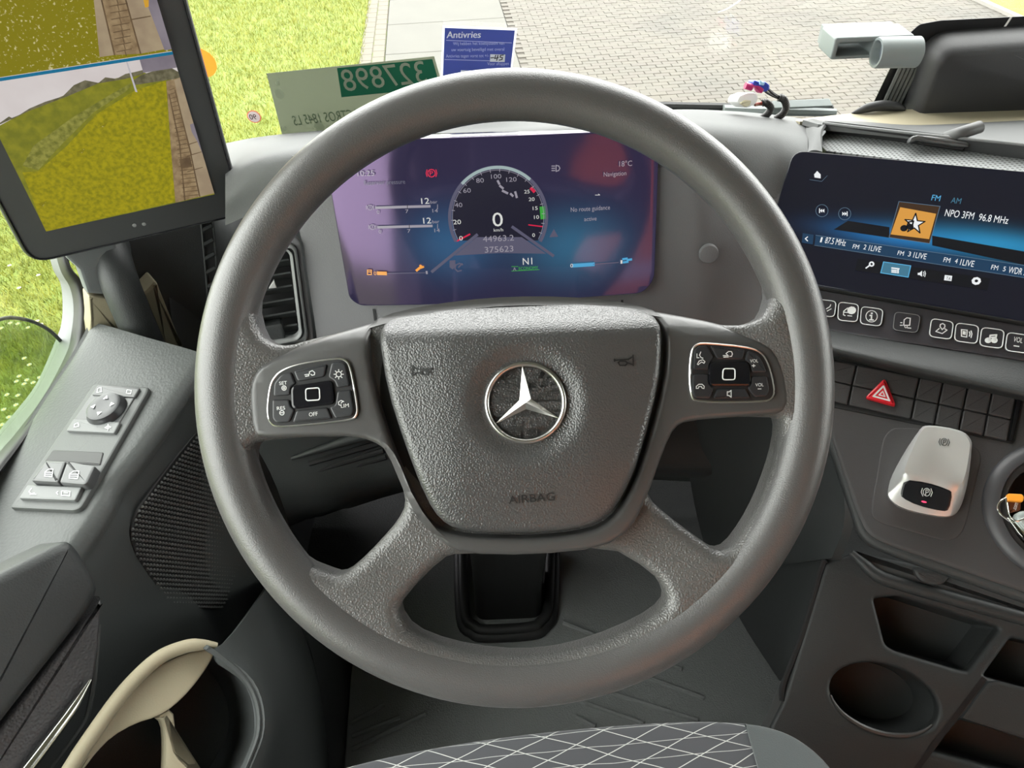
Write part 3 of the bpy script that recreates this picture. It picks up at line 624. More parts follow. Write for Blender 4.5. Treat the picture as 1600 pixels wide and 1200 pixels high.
e = MB(); ctx(e, '0', 772, 497, 46, 62, 0); ctx(e, 'km/h', 776, 520, 42, 14, 0); ctx(e, '44963.2', 728, 566, 138, 26, 1); ctx(e, 'km', 786, 582, 26, 9, 6); ctx(e, '375623', 736, 614, 128, 26, 1); part(e, 'speed_and_odometer_readout', CM, it, smooth=0)
e = MB(); ctx(e, '10:25', 162, 278, 78, 24, 1); ctx(e, 'Reservoir pressure', 192, 318, 188, 20, 6)
for y0, n in ((0, '1'), (88, '2')):
    cst(e, [[(246 + y0 * .1, 418 + y0), (488 + y0 * .1, 408 + y0)]], 1, .0026); cst(e, [[(388 + y0 * .1, 402 + y0), (388 + y0 * .1, 420 + y0)]], 7, .0006, WZ + .0003); cst(e, [[(524, 400 + y0), (524, 420 + y0)]], 1)
    ctx(e, '12', 452 + y0 * .1, 398 + y0, 36, 26, 0); ctx(e, 'bar', 492 + y0 * .1, 396 + y0, 32, 14, 1); ctx(e, '0', 250 + y0 * .1, 446 + y0, 12, 16, 1); ctx(e, '7', 380 + y0 * .1, 440 + y0, 14, 16, 1); ctx(e, '14', 502 + y0 * .1, 436 + y0, 24, 16, 1)
    cx, cy = 218 + y0 * .12, 418 + y0; cst(e, [[(cx + 11 * math.cos(a * .524), cy + 11 * math.sin(a * .524)) for a in range(13)], [(cx - 16, cy - 8), (cx - 16, cy + 8)], [(cx + 16, cy - 8), (cx + 16, cy + 8)], [(cx, cy - 5), (cx, cy + 5)]], 1)
part(e, 'pressure_readout', CM, it, smooth=0)
e = MB(); cx, cy = 497, 260; cst(e, [[(cx + 17 * math.cos(a * .524), cy + 17 * math.sin(a * .524)) for a in range(13)], [(cx - 20, cy - 15), (cx - 24, cy), (cx - 20, cy + 15)], [(cx + 20, cy - 15), (cx + 24, cy), (cx + 20, cy + 15)]], 2, .0009); ctx(e, 'P', 490, 270, 15, 20, 2); part(e, 'parking_brake_lamp', CM, it, smooth=0)
e = MB(); cst(e, [[(1054, 225), (1054, 252), (1066, 248), (1071, 238), (1066, 228), (1054, 225)], [(1035, 228), (1048, 228)], [(1035, 238), (1048, 238)], [(1035, 248), (1048, 248)]], 1, .0009); part(e, 'headlamp_symbol', CM, it, smooth=0); e = MB(); ctx(e, '18°C', 1338, 234, 58, 24, 1); ctx(e, 'Navigation', 1268, 278, 102, 20, 1)
ctx(e, 'No route guidance', 1120, 434, 176, 20, 1); ctx(e, 'active', 1180, 476, 56, 18, 1); cst(e, [[(1230, 360), (1250, 360), (1244, 355)]], 0, .0005); part(e, 'navigation_readout', CM, it, smooth=0); e = MB(); e.flat(CL, CL.uvs(kc([(1024, 546), (1044, 510), (1064, 544)]), WZ), WZ, 6); part(e, 'warning_symbol', CM, it, smooth=0)
e = MB(); cst(e, [[(256, 713), (288, 713)]], 4, .0040); cst(e, [[(290, 713), (468, 706)]], 6, .0008); ctx(e, '0', 236, 722, 12, 16, 4); ctx(e, '1', 472, 712, 8, 14, 1); cst(e, [[(206, 700), (206, 720), (224, 720), (224, 700), (206, 700)], [(206, 708), (224, 708)]], 4, .001); cst(e, [[(430, 696), (452, 678)]], 4, .0026); cst(e, [[(446, 674), (450, 684), (460, 680)]], 4, .002); part(e, 'fuel_gauge', CM, it, smooth=0)
e = MB(); cst(e, [[(1134, 674), (1220, 670)]], 5, .0040); cst(e, [[(1222, 670), (1334, 664)]], 6, .0010); ctx(e, '0', 1118, 682, 12, 16, 0); ctx(e, '1', 1344, 670, 8, 16, 0); cst(e, [[(1356, 650), (1372, 648)], [(1376, 654), (1392, 652)], [(1358, 664), (1376, 662)]], 5, .0024); part(e, 'additive_gauge', CM, it, smooth=0)
e = MB(); ctx(e, 'N1', 906, 668, 42, 30, 0); ctx(e, 'ECONOMY', 888, 692, 86, 14, 3); ctx(e, 'A', 862, 694, 14, 14, 1); cst(e, [[(856, 696), (978, 690)], [(856, 676), (884, 676)]], 3, .0006); part(e, 'gear_readout', CM, it, smooth=0)
e = MB(); e.flat(CL, CL.uvs(kc([(578, 650), (604, 648), (604, 676), (592, 690), (578, 680)]), WZ), WZ, 6); cst(e, [[(636, 668), (622, 662), (606, 670), (602, 686), (614, 698), (630, 694)], [(618, 680), (634, 664)]], 6, .0014); part(e, 'cruise_symbol', CM, it, smooth=0)
e = MB(); cst(e, [[(500, 700), (700, 535)], [(860, 500), (1040, 628)]], 6, .0030, WZ - .0002); e.flat(CL, CL.uvs(kc([(600, 628), (700, 545), (900, 545), (1010, 620), (800, 616)]), WZ), WZ - .0004, 6); part(e, 'road_graphic', CM, it, smooth=0)
e = MB(); cst(e, [[(794, 294), (800, 306)], [(804, 316), (816, 326)], [(816, 338), (836, 348)], [(852, 352), (860, 360)], [(872, 344), (878, 366)]], 1, .0022, WZ + .0002); part(e, 'drive_graphic', CM, it, smooth=0)

for ch in it.children:                                  # flat cluster glass bowed outwards, shaped to reflect the side window and vest
    wl = wloc(it)
    for v in ch.data.vertices:
        u_ = (v.co + wl - CL.o).dot(CL.r); v.co -= CL.n * (u_ * u_ / 3.0)
    ch.data.update()

# ================================================================== centre touch screen
st_ = thing('touch_screen', 'wide glossy centre touch screen showing the radio page', 'screen', SCR.pt(1440, 470))
v1, v0 = SCR.uv(1400, 252)[1], SCR.uv(1400, 468)[1]; v1 = SCR.uv(1300, 243)[1]; v0 = SCR.uv(1300, 452)[1]
su = rect(UL, v0, UL + .335, v1, .014, 6)
qc = SCR.uv(1420, 385); q2 = SCR.uv(1540, 400); q3 = SCR.uv(1400, 350)
sm_ = scrmat('radio_display', lin(24, 25, 36), [(SCR.uv(1395, 372)[0], SCR.uv(1395, 372)[1], .055, .011, lin(30, 120, 190), .75), (SCR.uv(1560, 385)[0], SCR.uv(1560, 385)[1], .07, .013, lin(40, 150, 200), .85)], .12, .9)
part(MB().plate(SCR, rect(UL - .001, v0 - .001, UL + .336, v1 + .001, .0145, 6), -.012, .0035, .002), 'screen_bezel', M['dark2'], st_)
screen_plate(SCR, su, 0, .005, 'display_glass', sm_, st_)
ks = cr(1190, 170, 2.927); WZ2 = .0056
sw = glow('screen_white', lin(235, 238, 240), 1); sb = glow('screen_blue', lin(90, 175, 220), 1); sn = glow('screen_navy', lin(28, 62, 92), .9); sk = glow('screen_black', lin(16, 17, 22), .8); so_ = glow('screen_gold', lin(225, 160, 70), .9); sbr = glow('screen_brown', lin(70, 48, 28), .8); sc_ = glow('screen_cyan', lin(70, 125, 150), .9); sl = glow('screen_line', lin(95, 120, 140), .9)
SM = [sw, sb, sn, sk, so_, sbr, sc_, sl]
def stx(e, s, x, y, wd, h, mi=0, w=WZ2 + .0006): X_, Y_ = ks([(x, y)])[0]; e.text(SCR, s, X_, Y_, h / 2.927, mi, wpx=wd / 2.927, w=w)
def sst(e, ls, mi=0, wd=.0008, w=WZ2 + .0006): e.stroke(SCR, [ks(l) for l in ls], wd, w, mi)
def sfl(e, p, mi, w=WZ2): e.flat(SCR, SCR.uvs(ks(p), w), w, mi)
e = MB(); sfl(e, [(395, 512), (585, 541), (585, 590), (330, 552)], 3, WZ2 - .0002); sfl(e, [(780, 580), (1900, 773), (1900, 862), (780, 625)], 3, WZ2 - .0002); part(e, 'screen_dark_band', SM, st_, smooth=0)  # dark bands of the displayed radio page
e = MB(); sfl(e, [(248, 578), (1240, 722), (1890, 816), (1890, 878), (1240, 778), (242, 622)], 2); sst(e, [[(248, 578), (1890, 816)], [(242, 624), (1890, 879)]], 7, .0005)
stx(e, '1', 266, 610, 8, 24); stx(e, '87.5 MHz', 288, 614, 96, 28); stx(e, 'FM', 415, 638, 28, 20); stx(e, '2', 464, 642, 12, 22); stx(e, '1LIVE', 488, 648, 56, 26); stx(e, 'FM', 620, 668, 28, 20); stx(e, '3', 668, 674, 12, 22); stx(e, '1LIVE', 692, 680, 60, 26); stx(e, 'FM', 830, 700, 30, 22); stx(e, '4', 882, 706, 12, 22); stx(e, '1LIVE', 906, 714, 64, 28); stx(e, 'FM', 1048, 734, 32, 22); stx(e, '5', 1102, 742, 12, 22); stx(e, 'WDR 2', 1126, 750, 84, 30)
sst(e, [[(450, 620), (446, 640)], [(654, 650), (650, 672)], [(866, 682), (862, 704)], [(1084, 716), (1080, 738)]], 7, .0004); part(e, 'station_bar', SM, st_, smooth=0)
e = MB(); sfl(e, [(628, 424), (816, 446), (768, 616), (583, 588)], 5); sfl(e, [(634, 450), (798, 480), (766, 596), (590, 574)], 4, WZ2 + .0002)
star = [(700 + (48 if k % 2 == 0 else 19) * math.sin(k * math.pi / 5 + .1), 526 - (48 if k % 2 == 0 else 19) * math.cos(k * math.pi / 5 + .1)) for k in range(10)]
sfl(e, star, 0, WZ2 + .0004); sst(e, [star + star[:1]], 3, .0012, WZ2 + .0006); sst(e, [[(660, 555), (672, 518), (694, 514), (686, 548)]], 3, .0016, WZ2 + .0007); e.flat(SCR, circ(*SCR.uv(*ks([(650, 556)])[0]), .0035, 10), WZ2 + .0007, 3); e.flat(SCR, circ(*SCR.uv(*ks([(678, 550)])[0]), .0032, 10), WZ2 + .0007, 3)
sst(e, [[(628, 424), (816, 446), (768, 616), (583, 588), (628, 424)]], 7, .0006, WZ2 + .0003); part(e, 'station_picture', SM, st_, smooth=0)
e = MB(); stx(e, 'FM', 775, 418, 40, 26, 1); stx(e, 'AM', 864, 430, 46, 26, 6); stx(e, 'NPO 3FM', 836, 490, 134, 32); stx(e, '96.8 MHz', 990, 510, 138, 32); part(e, 'station_title', SM, st_, smooth=0)
e = MB(); sfl(e, [(240, 300), (254, 284), (270, 300), (270, 318), (242, 314)], 0); sst(e, [[(220, 324), (275, 332), (300, 306)]], 7, .0004); part(e, 'home_symbol', SM, st_, smooth=0)
for cx, cy, s in ((276, 466, -1), (380, 480, 1)):
    e = MB(); u, v = SCR.uv(*ks([(cx, cy)])[0]); sst(e, [[(cx + 28 * math.cos(a * .3), cy + 28 * math.sin(a * .3)) for a in range(22)]], 7, .0005); sfl(e, [(cx - 11 * s, cy - 9), (cx - 1 * s, cy), (cx - 11 * s, cy + 9)], 0); sfl(e, [(cx - 1 * s, cy - 9), (cx + 9 * s, cy), (cx - 1 * s, cy + 9)], 0); sst(e, [[(cx + 11 * s, cy - 9), (cx + 11 * s, cy + 9)]], 0, .0009); part(e, 'skip_symbol', SM, st_, smooth=0)
e = MB(); sfl(e, [(188, 568), (238, 576), (234, 620), (184, 612)], 2); sst(e, [[(210, 586), (200, 594), (210, 604)]], 0, .001); part(e, 'back_symbol', SM, st_, smooth=0)
e = MB(); sfl(e, [(440, 686), (1046, 776), (1032, 830), (428, 738)], 3); sfl(e, [(558, 700), (682, 718), (670, 770), (545, 750)], 6, WZ2 + .0002); sst(e, [[(558, 700), (682, 718), (670, 770), (545, 750), (558, 700)]], 1, .0008, WZ2 + .0004)
sst(e, [[(503 + 9 * math.cos(a * .6), 710 + 9 * math.sin(a * .6)) for a in range(12)], [(478, 728), (494, 716)], [(596, 728), (628, 732)], [(596, 738), (616, 740)], [(596, 746), (616, 748)], [(624, 738), (624, 750)]], 0, .0014); pass
sfl(e, [(714, 750), (722, 750), (734, 740), (734, 768), (722, 760), (714, 760)], 0, WZ2 + .0006); sst(e, [[(740, 746), (743, 754), (740, 764)], [(746, 742), (750, 754), (746, 768)]], 0, .0006); sfl(e, [(838, 760), (872, 764), (868, 788), (834, 784)], 0, WZ2 + .0006); stx(e, 'TA', 842, 781, 22, 14, 3, WZ2 + .001)
e.flat(SCR, circ(*SCR.uv(*ks([(978, 796)])[0]), .0040, 8), WZ2 + .0006, 0); e.flat(SCR, circ(*SCR.uv(*ks([(978, 796)])[0]), .0015, 8), WZ2 + .0009, 3); part(e, 'screen_menu_bar', SM, st_, smooth=0)

# key strip under the screen
bt = thing('screen_key_strip', 'glossy dark strip of outlined shortcut keys below the centre screen', 'control panel', SCR.pt(1440, 530))
SB = SCR.off(-.004)
sv1 = v0 - .002; so2 = ks([(250, 812), (2050, 1100), (2050, 1285), (300, 1015)])
part(MB().plate(SB, [(UL - .004, sv1), (UL + .40, sv1), SB.uv(*so2[2]), SB.uv(*so2[3])], -.014, 0, .002), 'strip_face', mat('strip_gloss', (.045, .043, .050), .25, bump=(1500, .1)), bt)
K = [[(246, 866), (345, 878), (335, 955), (240, 945)], [(350, 880), (448, 892), (440, 978), (345, 968)], [(455, 900), (560, 915), (548, 997), (447, 985)], [(608, 925), (730, 942), (715, 1028), (598, 1013)], [(775, 955), (882, 972), (870, 1058), (763, 1043)], [(888, 975), (998, 990), (988, 1078), (878, 1063)], [(1005, 995), (1115, 1010), (1103, 1100), (993, 1085)], [(1122, 1018), (1235, 1035), (1222, 1122), (1110, 1107)], [(1242, 1036), (1352, 1053), (1340, 1140), (1230, 1125)]]
ky = mat('key_black', (.030, .029, .034), .3)
for i, q_ in enumerate(K):
    uv = fillet(SB.uvs(ks(q_), .003), .005, 4); kb = part(MB().plate(SB, uv, -.004, .0026, .0008), 'key', ky, bt)
    e = MB(); N = len(uv); uvi = inset(ccw(uv), .0006); e.tube([SB.P(*uvi[j % N], .0026) for j in range(N + 1)], .0005 if i != 3 else .0003, 5, 1, cap=False); part(e, 'key_outline', M['print'] if i != 3 else M['grey_print'], kb)
    e = MB(); w_ = .0030; S = lambda ls, wd=.0009: e.stroke(SB, [ks(l) for l in ls], wd, w_)
    if i == 0: S([[(296, 915), (312, 905)], [(300, 925), (318, 915)], [(316, 896), (312, 905)]])
    if i == 1: S([[(374, 942), (376, 925), (392, 912), (404, 912)], [(374, 942), (382, 946)], [(394, 946), (412, 948)], [(374, 930), (396, 932)]]); e.flat(SB, circ(*SB.uv(*ks([(412, 925)])[0]), .0042, 10), w_, 0)
    if i == 2: S([[(503 + 26 * math.cos(a * .3), 949 + 26 * math.sin(a * .3)) for a in range(22)]], .0008); S([[(503, 945), (502, 965)], [(496, 945), (503, 945)], [(494, 965), (510, 966)]], .0014); S([[(504, 935), (504, 936)]], .0018)
    if i == 3: S([[(650, 990), (652, 965), (664, 956), (680, 958), (677, 990), (650, 990)], [(636, 978), (642, 978)], [(634, 990), (644, 990)], [(668, 1002), (682, 1003)]]); S([[(660 + 6 * math.cos(a), 996 + 6 * math.sin(a)) for a in range(8)]], .0006)
    if i == 4: S([[(826, 1010), (816, 996), (818, 986), (828, 982), (838, 988), (838, 998), (826, 1010)], [(812, 1005), (797, 1018), (826, 1028), (848, 1012), (838, 1006)]])
    if i == 5: S([[(914, 1010), (914, 1040), (938, 1044), (940, 1012), (914, 1010)], [(950, 1020), (953, 1030), (950, 1040)], [(958, 1016), (962, 1030), (958, 1046)]]); e.flat(SB, SB.uvs(ks([(920, 1016), (934, 1018), (933, 1034), (919, 1032)]), w_), w_)
    if i == 6: S([[(1040, 1062), (1046, 1036), (1074, 1034), (1068, 1060)], [(1044, 1046), (1072, 1044)]], .0014); e.flat(SB, circ(*SB.uv(*ks([(1034, 1062)])[0]), .0028, 10), w_); e.flat(SB, circ(*SB.uv(*ks([(1062, 1062)])[0]), .0028, 10), w_)
    if i in (7, 8): X_, Y_ = ks([(1150 + (i - 7) * 120, 1064 + (i - 7) * 18)])[0]; e.text(SB, 'VOL', X_, Y_, 8, wpx=14.5, w=w_); S([[(1155 + (i - 7) * 120, 1084 + (i - 7) * 18), (1176 + (i - 7) * 120, 1087 + (i - 7) * 18)]] + ([[(1286, 1094), (1284, 1114)]] if i == 8 else []), .001)
    part(e, 'key_symbol', M['print'], kb, smooth=0)

# ================================================================== mirror camera display
mt = thing('mirror_display', 'tall black mirror-camera screen on the pillar showing roadside grass views', 'screen', MD.pt(200, 400))
u0, va = MD.uv(52, 380, 0); hu0 = MD.uv(30, 385)[0]; hu1 = MD.uv(374, 300)[0]; hv0 = MD.uv(200, 380)[1]; hv1 = hv0 + .40
ho = rect(hu0, hv0, hu1, hv1, .022, 6)
part(MB().slab(MD, ho, [(.012, -.040), (.002, -.022), (0, -.012), (0, -.003), (.0015, -.0005), (.004, 0)]), 'housing', mat('display_housing', (.040, .041, .043), .5, bump=(1500, .15)), mt)
fr_ = inset(ccw(ho), .0035); m = MB(); N = len(fr_); m.tube([MD.P(*fr_[i % N], .0004) for i in range(N + 1)], .0009, 6, 1, cap=False); part(m, 'housing_edge', M['gloss'], mt)
pu0, pv0 = MD.uv(72, 361); pu1, pv1 = MD.uv(335, 303); pv0 = (pv0 + pv1) / 2; sp_ = (MD.uv(60, 112)[1] + MD.uv(200, 89)[1]) / 2
k1 = cr(0, 0, 2.857)
def gn(nm, a, b, sc, k=.8, lo=.35, hi=.65):
    Mx = mat(nm, lin(*a), .4, emit=lin(*a), es=k, var=(sc, lin(*b), lo, hi), spec=.2); bs_ = Mx.node_tree.nodes['Principled BSDF']
    for l in list(bs_.inputs['Base Color'].links): Mx.node_tree.links.remove(l)
    bs_.inputs['Base Color'].default_value = (.004, .004, .004, 1); return Mx
MM = [gn('view_sky', (205, 196, 194), (215, 208, 206), 20, .95), gn('view_field', (140, 138, 40), (116, 118, 36), 120, .9), gn('view_grass', (168, 156, 22), (132, 128, 22), 260, .9), gn('view_reeds', (108, 110, 44), (150, 148, 70), 240, .9), gn('view_trees', (88, 84, 62), (120, 115, 90), 200, .9), gn('view_path', (160, 138, 104), (128, 106, 78), 160, .9), gn('view_slab', (165, 148, 120), (150, 132, 108), 60, .95), gn('view_body', (120, 112, 122), (140, 132, 140), 30, .9), glow('view_blue', lin(15, 105, 140), 1), gn('view_tuft', (132, 124, 20), (205, 196, 140), 420, .9, .60, .68), gn('view_joint', (92, 74, 54), (110, 90, 66), 100, .9), glow('view_pole', lin(190, 186, 190), .9), glow('view_orange', lin(200, 150, 40), 1)]
def clipu(p):                                          # keep inside the picture area
    return [(min(max(u, pu0), pu1), v) for u, v in p]
e = MB(); lay = [0]
def P_(pts, mi):
    lay[0] += 1; w_ = .0008 + lay[0] * .00004; uv = [(min(max(u, pu0), pu1), min(max(v, pv0), hv1 - .02)) for u, v in MD.uvs(k1(pts), w_)]
    if abs(area(uv)) > 1e-8: e.flat(MD, uv, w_, mi)
e.flat(MD, rect(pu0, pv0, pu1, sp_), .0006, 0)
P_([(-100, 590), (0, 560), (130, 490), (300, 420), (450, 365), (640, 322), (700, 345), (760, 352), (790, 370), (1000, 900), (200, 1060)], 1)
P_([(-20, 565), (0, 548), (40, 520), (60, 530), (130, 485), (200, 455), (280, 430), (330, 380), (380, 358), (440, 370), (470, 345), (520, 352), (560, 330), (600, 322), (640, 312), (640, 330), (560, 352), (440, 372), (300, 430), (130, 495)], 4)
P_([(630, 335), (700, 312), (760, 300), (800, 320), (806, 350), (740, 358), (600, 380), (590, 362)], 4)
P_([(622, 262), (780, 238), (800, 300), (640, 325)], 7)
P_([(590, 378), (560, 410), (420, 500), (280, 640), (170, 760), (100, 740), (150, 650), (330, 520), (480, 430), (585, 370)], 3)
P_([(100, 770), (170, 765), (300, 650), (430, 510), (610, 400), (740, 360), (760, 640), (785, 900), (205, 1040), (180, 980)], 2)
P_([(742, 362), (805, 346), (960, 860), (783, 905), (762, 650)], 5)
P_([(778, 358), (805, 346), (960, 862), (886, 880), (850, 690)], 6)
for q_ in ([(752, 420), (800, 650), (822, 895)], [(778, 400), (850, 690), (888, 878)]):
    for a, b2 in zip(q_, q_[1:]): P_([a, (a[0] + 5, a[1]), (b2[0] + 7, b2[1]), b2], 10)
for k in range(26):
    y = 400 + k * 19; x0 = 757 + (y - 400) * .128; x1 = x0 + 24 + (y - 400) * .10; P_([(x0, y), (x1, y - 8), (x1, y - 5), (x0, y + 3)], 10)
for y in (640, 690, 760): P_([(835, y + 5), (905, y - 15), (905, y - 12), (836, y + 9)], 10)
P_([(848, 556), (864, 550), (890, 600), (912, 690), (880, 630), (856, 590)], 7); P_([(800, 710), (850, 700), (858, 745), (808, 752)], 10)
P_([(560, 268), (567, 268), (614, 412), (604, 410)], 11)
for q_ in ([(280, 740), (320, 728), (300, 750)], [(340, 680), (380, 660), (370, 685)], [(440, 570), (480, 545), (470, 565)], [(170, 910), (210, 895), (190, 925)]): P_(q_, 9)
# upper view
e.flat(MD, rect(pu0, sp_, pu1, hv1 - .02), .0006, 9)
P_([(385, -300), (425, 60), (445, 255), (510, 246), (455, 0), (440, -300)], 6)
P_([(440, -300), (455, 0), (510, 246), (625, 240), (560, 0), (540, -300)], 5)
P_([(540, -300), (560, 0), (625, 240), (735, 220), (650, 0), (600, -300)], 6)
P_([(600, -300), (650, 0), (735, 225), (800, 215), (705, -300)], 7)
for q_ in ([(450, 0), (508, 246)], [(558, 0), (624, 240)]): (a, b2) = q_; P_([a, (a[0] + 7, a[1]), (b2[0] + 7, b2[1]), b2], 10)
for k in range(9): y = -10 + k * 29; x0 = 484 + y * .16; P_([(x0, y + 8), (x0 + 85 - k * 2, y - 6), (x0 + 85 - k * 2, y - 2), (x0, y + 12)], 10); P_([(x0 + 35, y), (x0 + 39, y), (x0 + 47, y + 28), (x0 + 43, y + 28)], 10)
P_([(580, 86), (672, 70), (674, 74), (582, 91)], 10); P_([(640, 0), (664, 0), (664, 30), (648, 34)], 12)
e.flat(MD, rect(pu0, sp_ - .0022, pu1, sp_ + .0006), .0036, 8)
part(e, 'mirror_picture', MM, mt, smooth=0)
for x, y in ((210, 352), (225, 350)): part(MB().lathe(MD.pt(x, y, .0), MD.n, [(.002, 0), (.002, .0006), (.0012, .0008)], 12), 'light_sensor', M['grey_print'], mt)
m = MB(); m.tube([MD.P((hu0 + hu1) / 2, hv0 + .12, -.03), MD.P((hu0 + hu1) / 2, hv0 + .12, -.07), V((-.50, .46, 1.02))], .02, 12, 5); part(m, 'mount_arm', M['black'], mt)
# ================================================================== centre console, switch row, parking brake
kt = thing('centre_console', 'dark moulded centre console angled towards the driver with storage niches', 'console', (.5, .05, 0))
k8 = cr(1180, 540, 3)
KH = 118
ch_c = CO.uv(1668, 800); ch_r = (V(CO.uv(1536, 806)) - V(ch_c)).length
pan = [(1255, 530), (1750, 640), (1800, 990), (1600, 928), (1480, 886), (1385, 853), (1352, 835), (1337, 803), (1298, 690)]
part(fill2d(CO, [chaik(fillet(CO.uvs(pan), .02, 4), 1), circ(*ch_c, ch_r * .80, 48)], .008, .006, -.014, res=4), 'console_panel', M['console'], kt)
m = MB(); q_ = [CO.pt(x, y, -.008) for x, y in ((1290, 640), (1302, 690), (1339, 800), (1353, 834), (1385, 855), (1480, 889), (1600, 931), (1800, 1000))]; m.tube(q_, .0065, 10, 6); part(m, 'panel_edge_roll', M['dark2'], kt)
# ledge between key strip and switches
r0 = [SB.pt(x, y, -.001) for x, y in ks([(240, 1000), (700, 1078), (1200, 1155), (2050, 1285)])]; r1 = [CO.pt(x, y, .026) for x, y in ((1265, 534), (1420, 570), (1600, 612), (1850, 672))]; r2 = [CO.pt(x, y, .018) for x, y in ((1265, 546), (1420, 582), (1600, 622), (1850, 682))]; r3 = [CO.pt(x, y, -.002) for x, y in ((1265, 552), (1420, 588), (1600, 628), (1850, 688))]
part(MB().patch([r0, r1, r2, r3], 4, 4, .004), 'console_ledge', M['dark2'], kt, smooth=60)
# switch row
rt_ = thing('switch_row', 'row of dark blank switches with red triangle hazard button on the console', 'switch panel', CO.pt(1450, 660))
fr_o = k8([(290, 50), (1262, 240), (1215, 462), (290, 275)])
part(MB().plate(CO, fillet(CO.uvs(fr_o), .004), -.006, .001, .0008), 'row_frame', M['gap'], rt_)
tp = lambda x: (x, 75 + (x - 380) * .199); bt_ = lambda x: (x - 40, 265 + (x - 40 - 380) * .226)
md = lambda x: (x - 22, 165 + (x - 380) * .215)
cells = [(300, 475), (475, 770), (770, 880), (880, 995), (995, 1110), (1110, 1222)]
for i, (a, b2) in enumerate(cells):
    A_, B_ = a + 4, b2 - 3
    sw_ = part(MB().plate(CO, fillet(CO.uvs(k8([tp(A_), tp(B_), md(B_), md(A_)]), .003), .0015, 3), 0, .0045, .0012), 'hazard_switch' if i == 1 else 'blank_switch', M['console'], rt_)
    part(MB().plate(CO, fillet(CO.uvs(k8([(md(A_)[0], md(A_)[1] + 4), (md(B_)[0], md(B_)[1] + 4), bt_(B_), bt_(A_)]), .003), .0015, 3), 0, .0036, .0012), 'switch_half', M['console'], sw_)
    if i == 1:
        tri = [(607, 152), (662, 287), (512, 246)]
        part(MB().plate(CO, fillet(CO.uvs(k8(tri), .006), .004, 4), .002, .0085, .0022), 'red_triangle', M['red'], sw_)
        e = MB(); c_ = (596, 228); g = lambda k: [(c_[0] + (x - c_[0]) * k, c_[1] + (y - c_[1]) * k) for x, y in tri]
        e.stroke(CO, [k8(g(.50) + g(.50)[:1])], .0016, .0089); e.stroke(CO, [k8(g(.18) + g(.18)[:1])], .0011, .0089); part(e, 'triangle_print', M['print'], sw_, smooth=0)
part(MB().plate(CO, CO.uvs(k8([(1226, 246), (1250, 251), (1206, 448), (1190, 444)]), .003), 0, .004, .001), 'row_end_cap', M['gloss'], rt_)
# parking brake lever
pb = thing('parking_brake_lever', 'silver parking brake lever with black release button on the console', 'brake lever', CO.pt(1450, 800))
bp_ = k8([(640, 385), (770, 388), (1045, 480), (1062, 530), (985, 850), (950, 905), (890, 917), (590, 835), (545, 800), (545, 740), (600, 430)])
part(MB().plate(CO, fillet(CO.uvs(bp_), .006, 4), -.006, .0008, .0012), 'base_plate', mat('brake_plate', (.050, .047, .048), .5, bump=(1200, .25)), pb)
def lv(o, w): return chaik(CO.uvs(k8(o), w), 2)
L0 = [(640, 600), (760, 400), (820, 380), (990, 420), (1015, 470), (1000, 640), (960, 770), (920, 805), (850, 805), (690, 772), (625, 725), (618, 690)]
L1 = [(650, 590), (770, 385), (820, 372), (990, 412), (1018, 465), (1000, 630), (965, 765), (920, 800), (850, 800), (690, 765), (628, 720), (622, 680)]
L2 = [(690, 560), (768, 385), (815, 370), (970, 395), (1015, 440), (1016, 480), (985, 650), (955, 690), (900, 690), (830, 660), (720, 640), (680, 620)]
L3 = [(705, 560), (778, 392), (820, 378), (965, 402), (1005, 445), (1008, 480), (982, 630), (950, 660), (900, 650), (830, 622), (725, 610), (698, 600)]
W_ = [0, .018, .030, .0345]; vs = []; N = 0
for o, w_ in zip((L0, L1, L2, L3), W_):
    uv = ccw(lv(o, w_)); N = len(uv); vs += [CO.P(u, v, w_) for u, v in uv]
fs = [(i * N + j, i * N + (j + 1) % N, i * N + N + (j + 1) % N, i * N + N + j) for i in range(3) for j in range(N)] + [tuple(range(3 * N, 4 * N))]
part(MB().add(vs, fs), 'lever_body', M['silver'], pb, smooth=50)
bb_ = [(700, 628), (800, 640), (905, 672), (925, 690), (910, 770), (880, 778), (760, 750), (685, 712), (682, 690)]
a_, b_2 = CO.pt(*k8([(690, 640)])[0], .029), CO.pt(*k8([(915, 690)])[0], .029); c_ = CO.pt(*k8([(800, 770)])[0], .0205)
BP = Pl(a_, (b_2 - a_).cross(c_ - a_) * (1 if (b_2 - a_).cross(c_ - a_).dot(CO.n) > 0 else -1), right=(b_2 - a_))
rb = part(MB().plate(BP, chaik(BP.uvs(k8(bb_), .001), 1), -.006, .0022, .001), 'release_button', M['gloss'], pb)
e = MB(); cx, cy = 804, 687; e.stroke(BP, [k8([(cx + 16 * math.cos(a * .35), cy + 18 * math.sin(a * .35)) for a in range(19)]), k8([(cx - 20, cy - 18), (cx - 26, cy), (cx - 18, cy + 18)]), k8([(cx + 20, cy - 16), (cx + 26, cy + 2), (cx + 19, cy + 20)]), k8([(799, 700), (801, 676), (810, 676), (811, 688), (801, 689)])], .0006, .0026); part(e, 'brake_symbol', M['print'], rb, smooth=0)
part(MB().flat(BP, circ(*BP.uv(*k8([(790, 729)])[0]), .0022, 12, .0008), .0027), 'indicator_lamp', glow('indicator_red', lin(255, 70, 110), 2), rb, smooth=0)
e = MB(); cx, cy = 886, 452; e.stroke(CO, [k8([(cx + 15 * math.cos(a * .35), cy + 17 * math.sin(a * .35)) for a in range(19)]), k8([(cx - 19, cy - 16), (cx - 25, cy), (cx - 18, cy + 16)]), k8([(cx + 19, cy - 14), (cx + 25, cy + 2), (cx + 18, cy + 18)]), k8([(881, 464), (883, 442), (891, 442), (892, 453), (883, 454)])], .0006, .0350); part(e, 'lever_symbol', M['emboss'], pb, smooth=0)
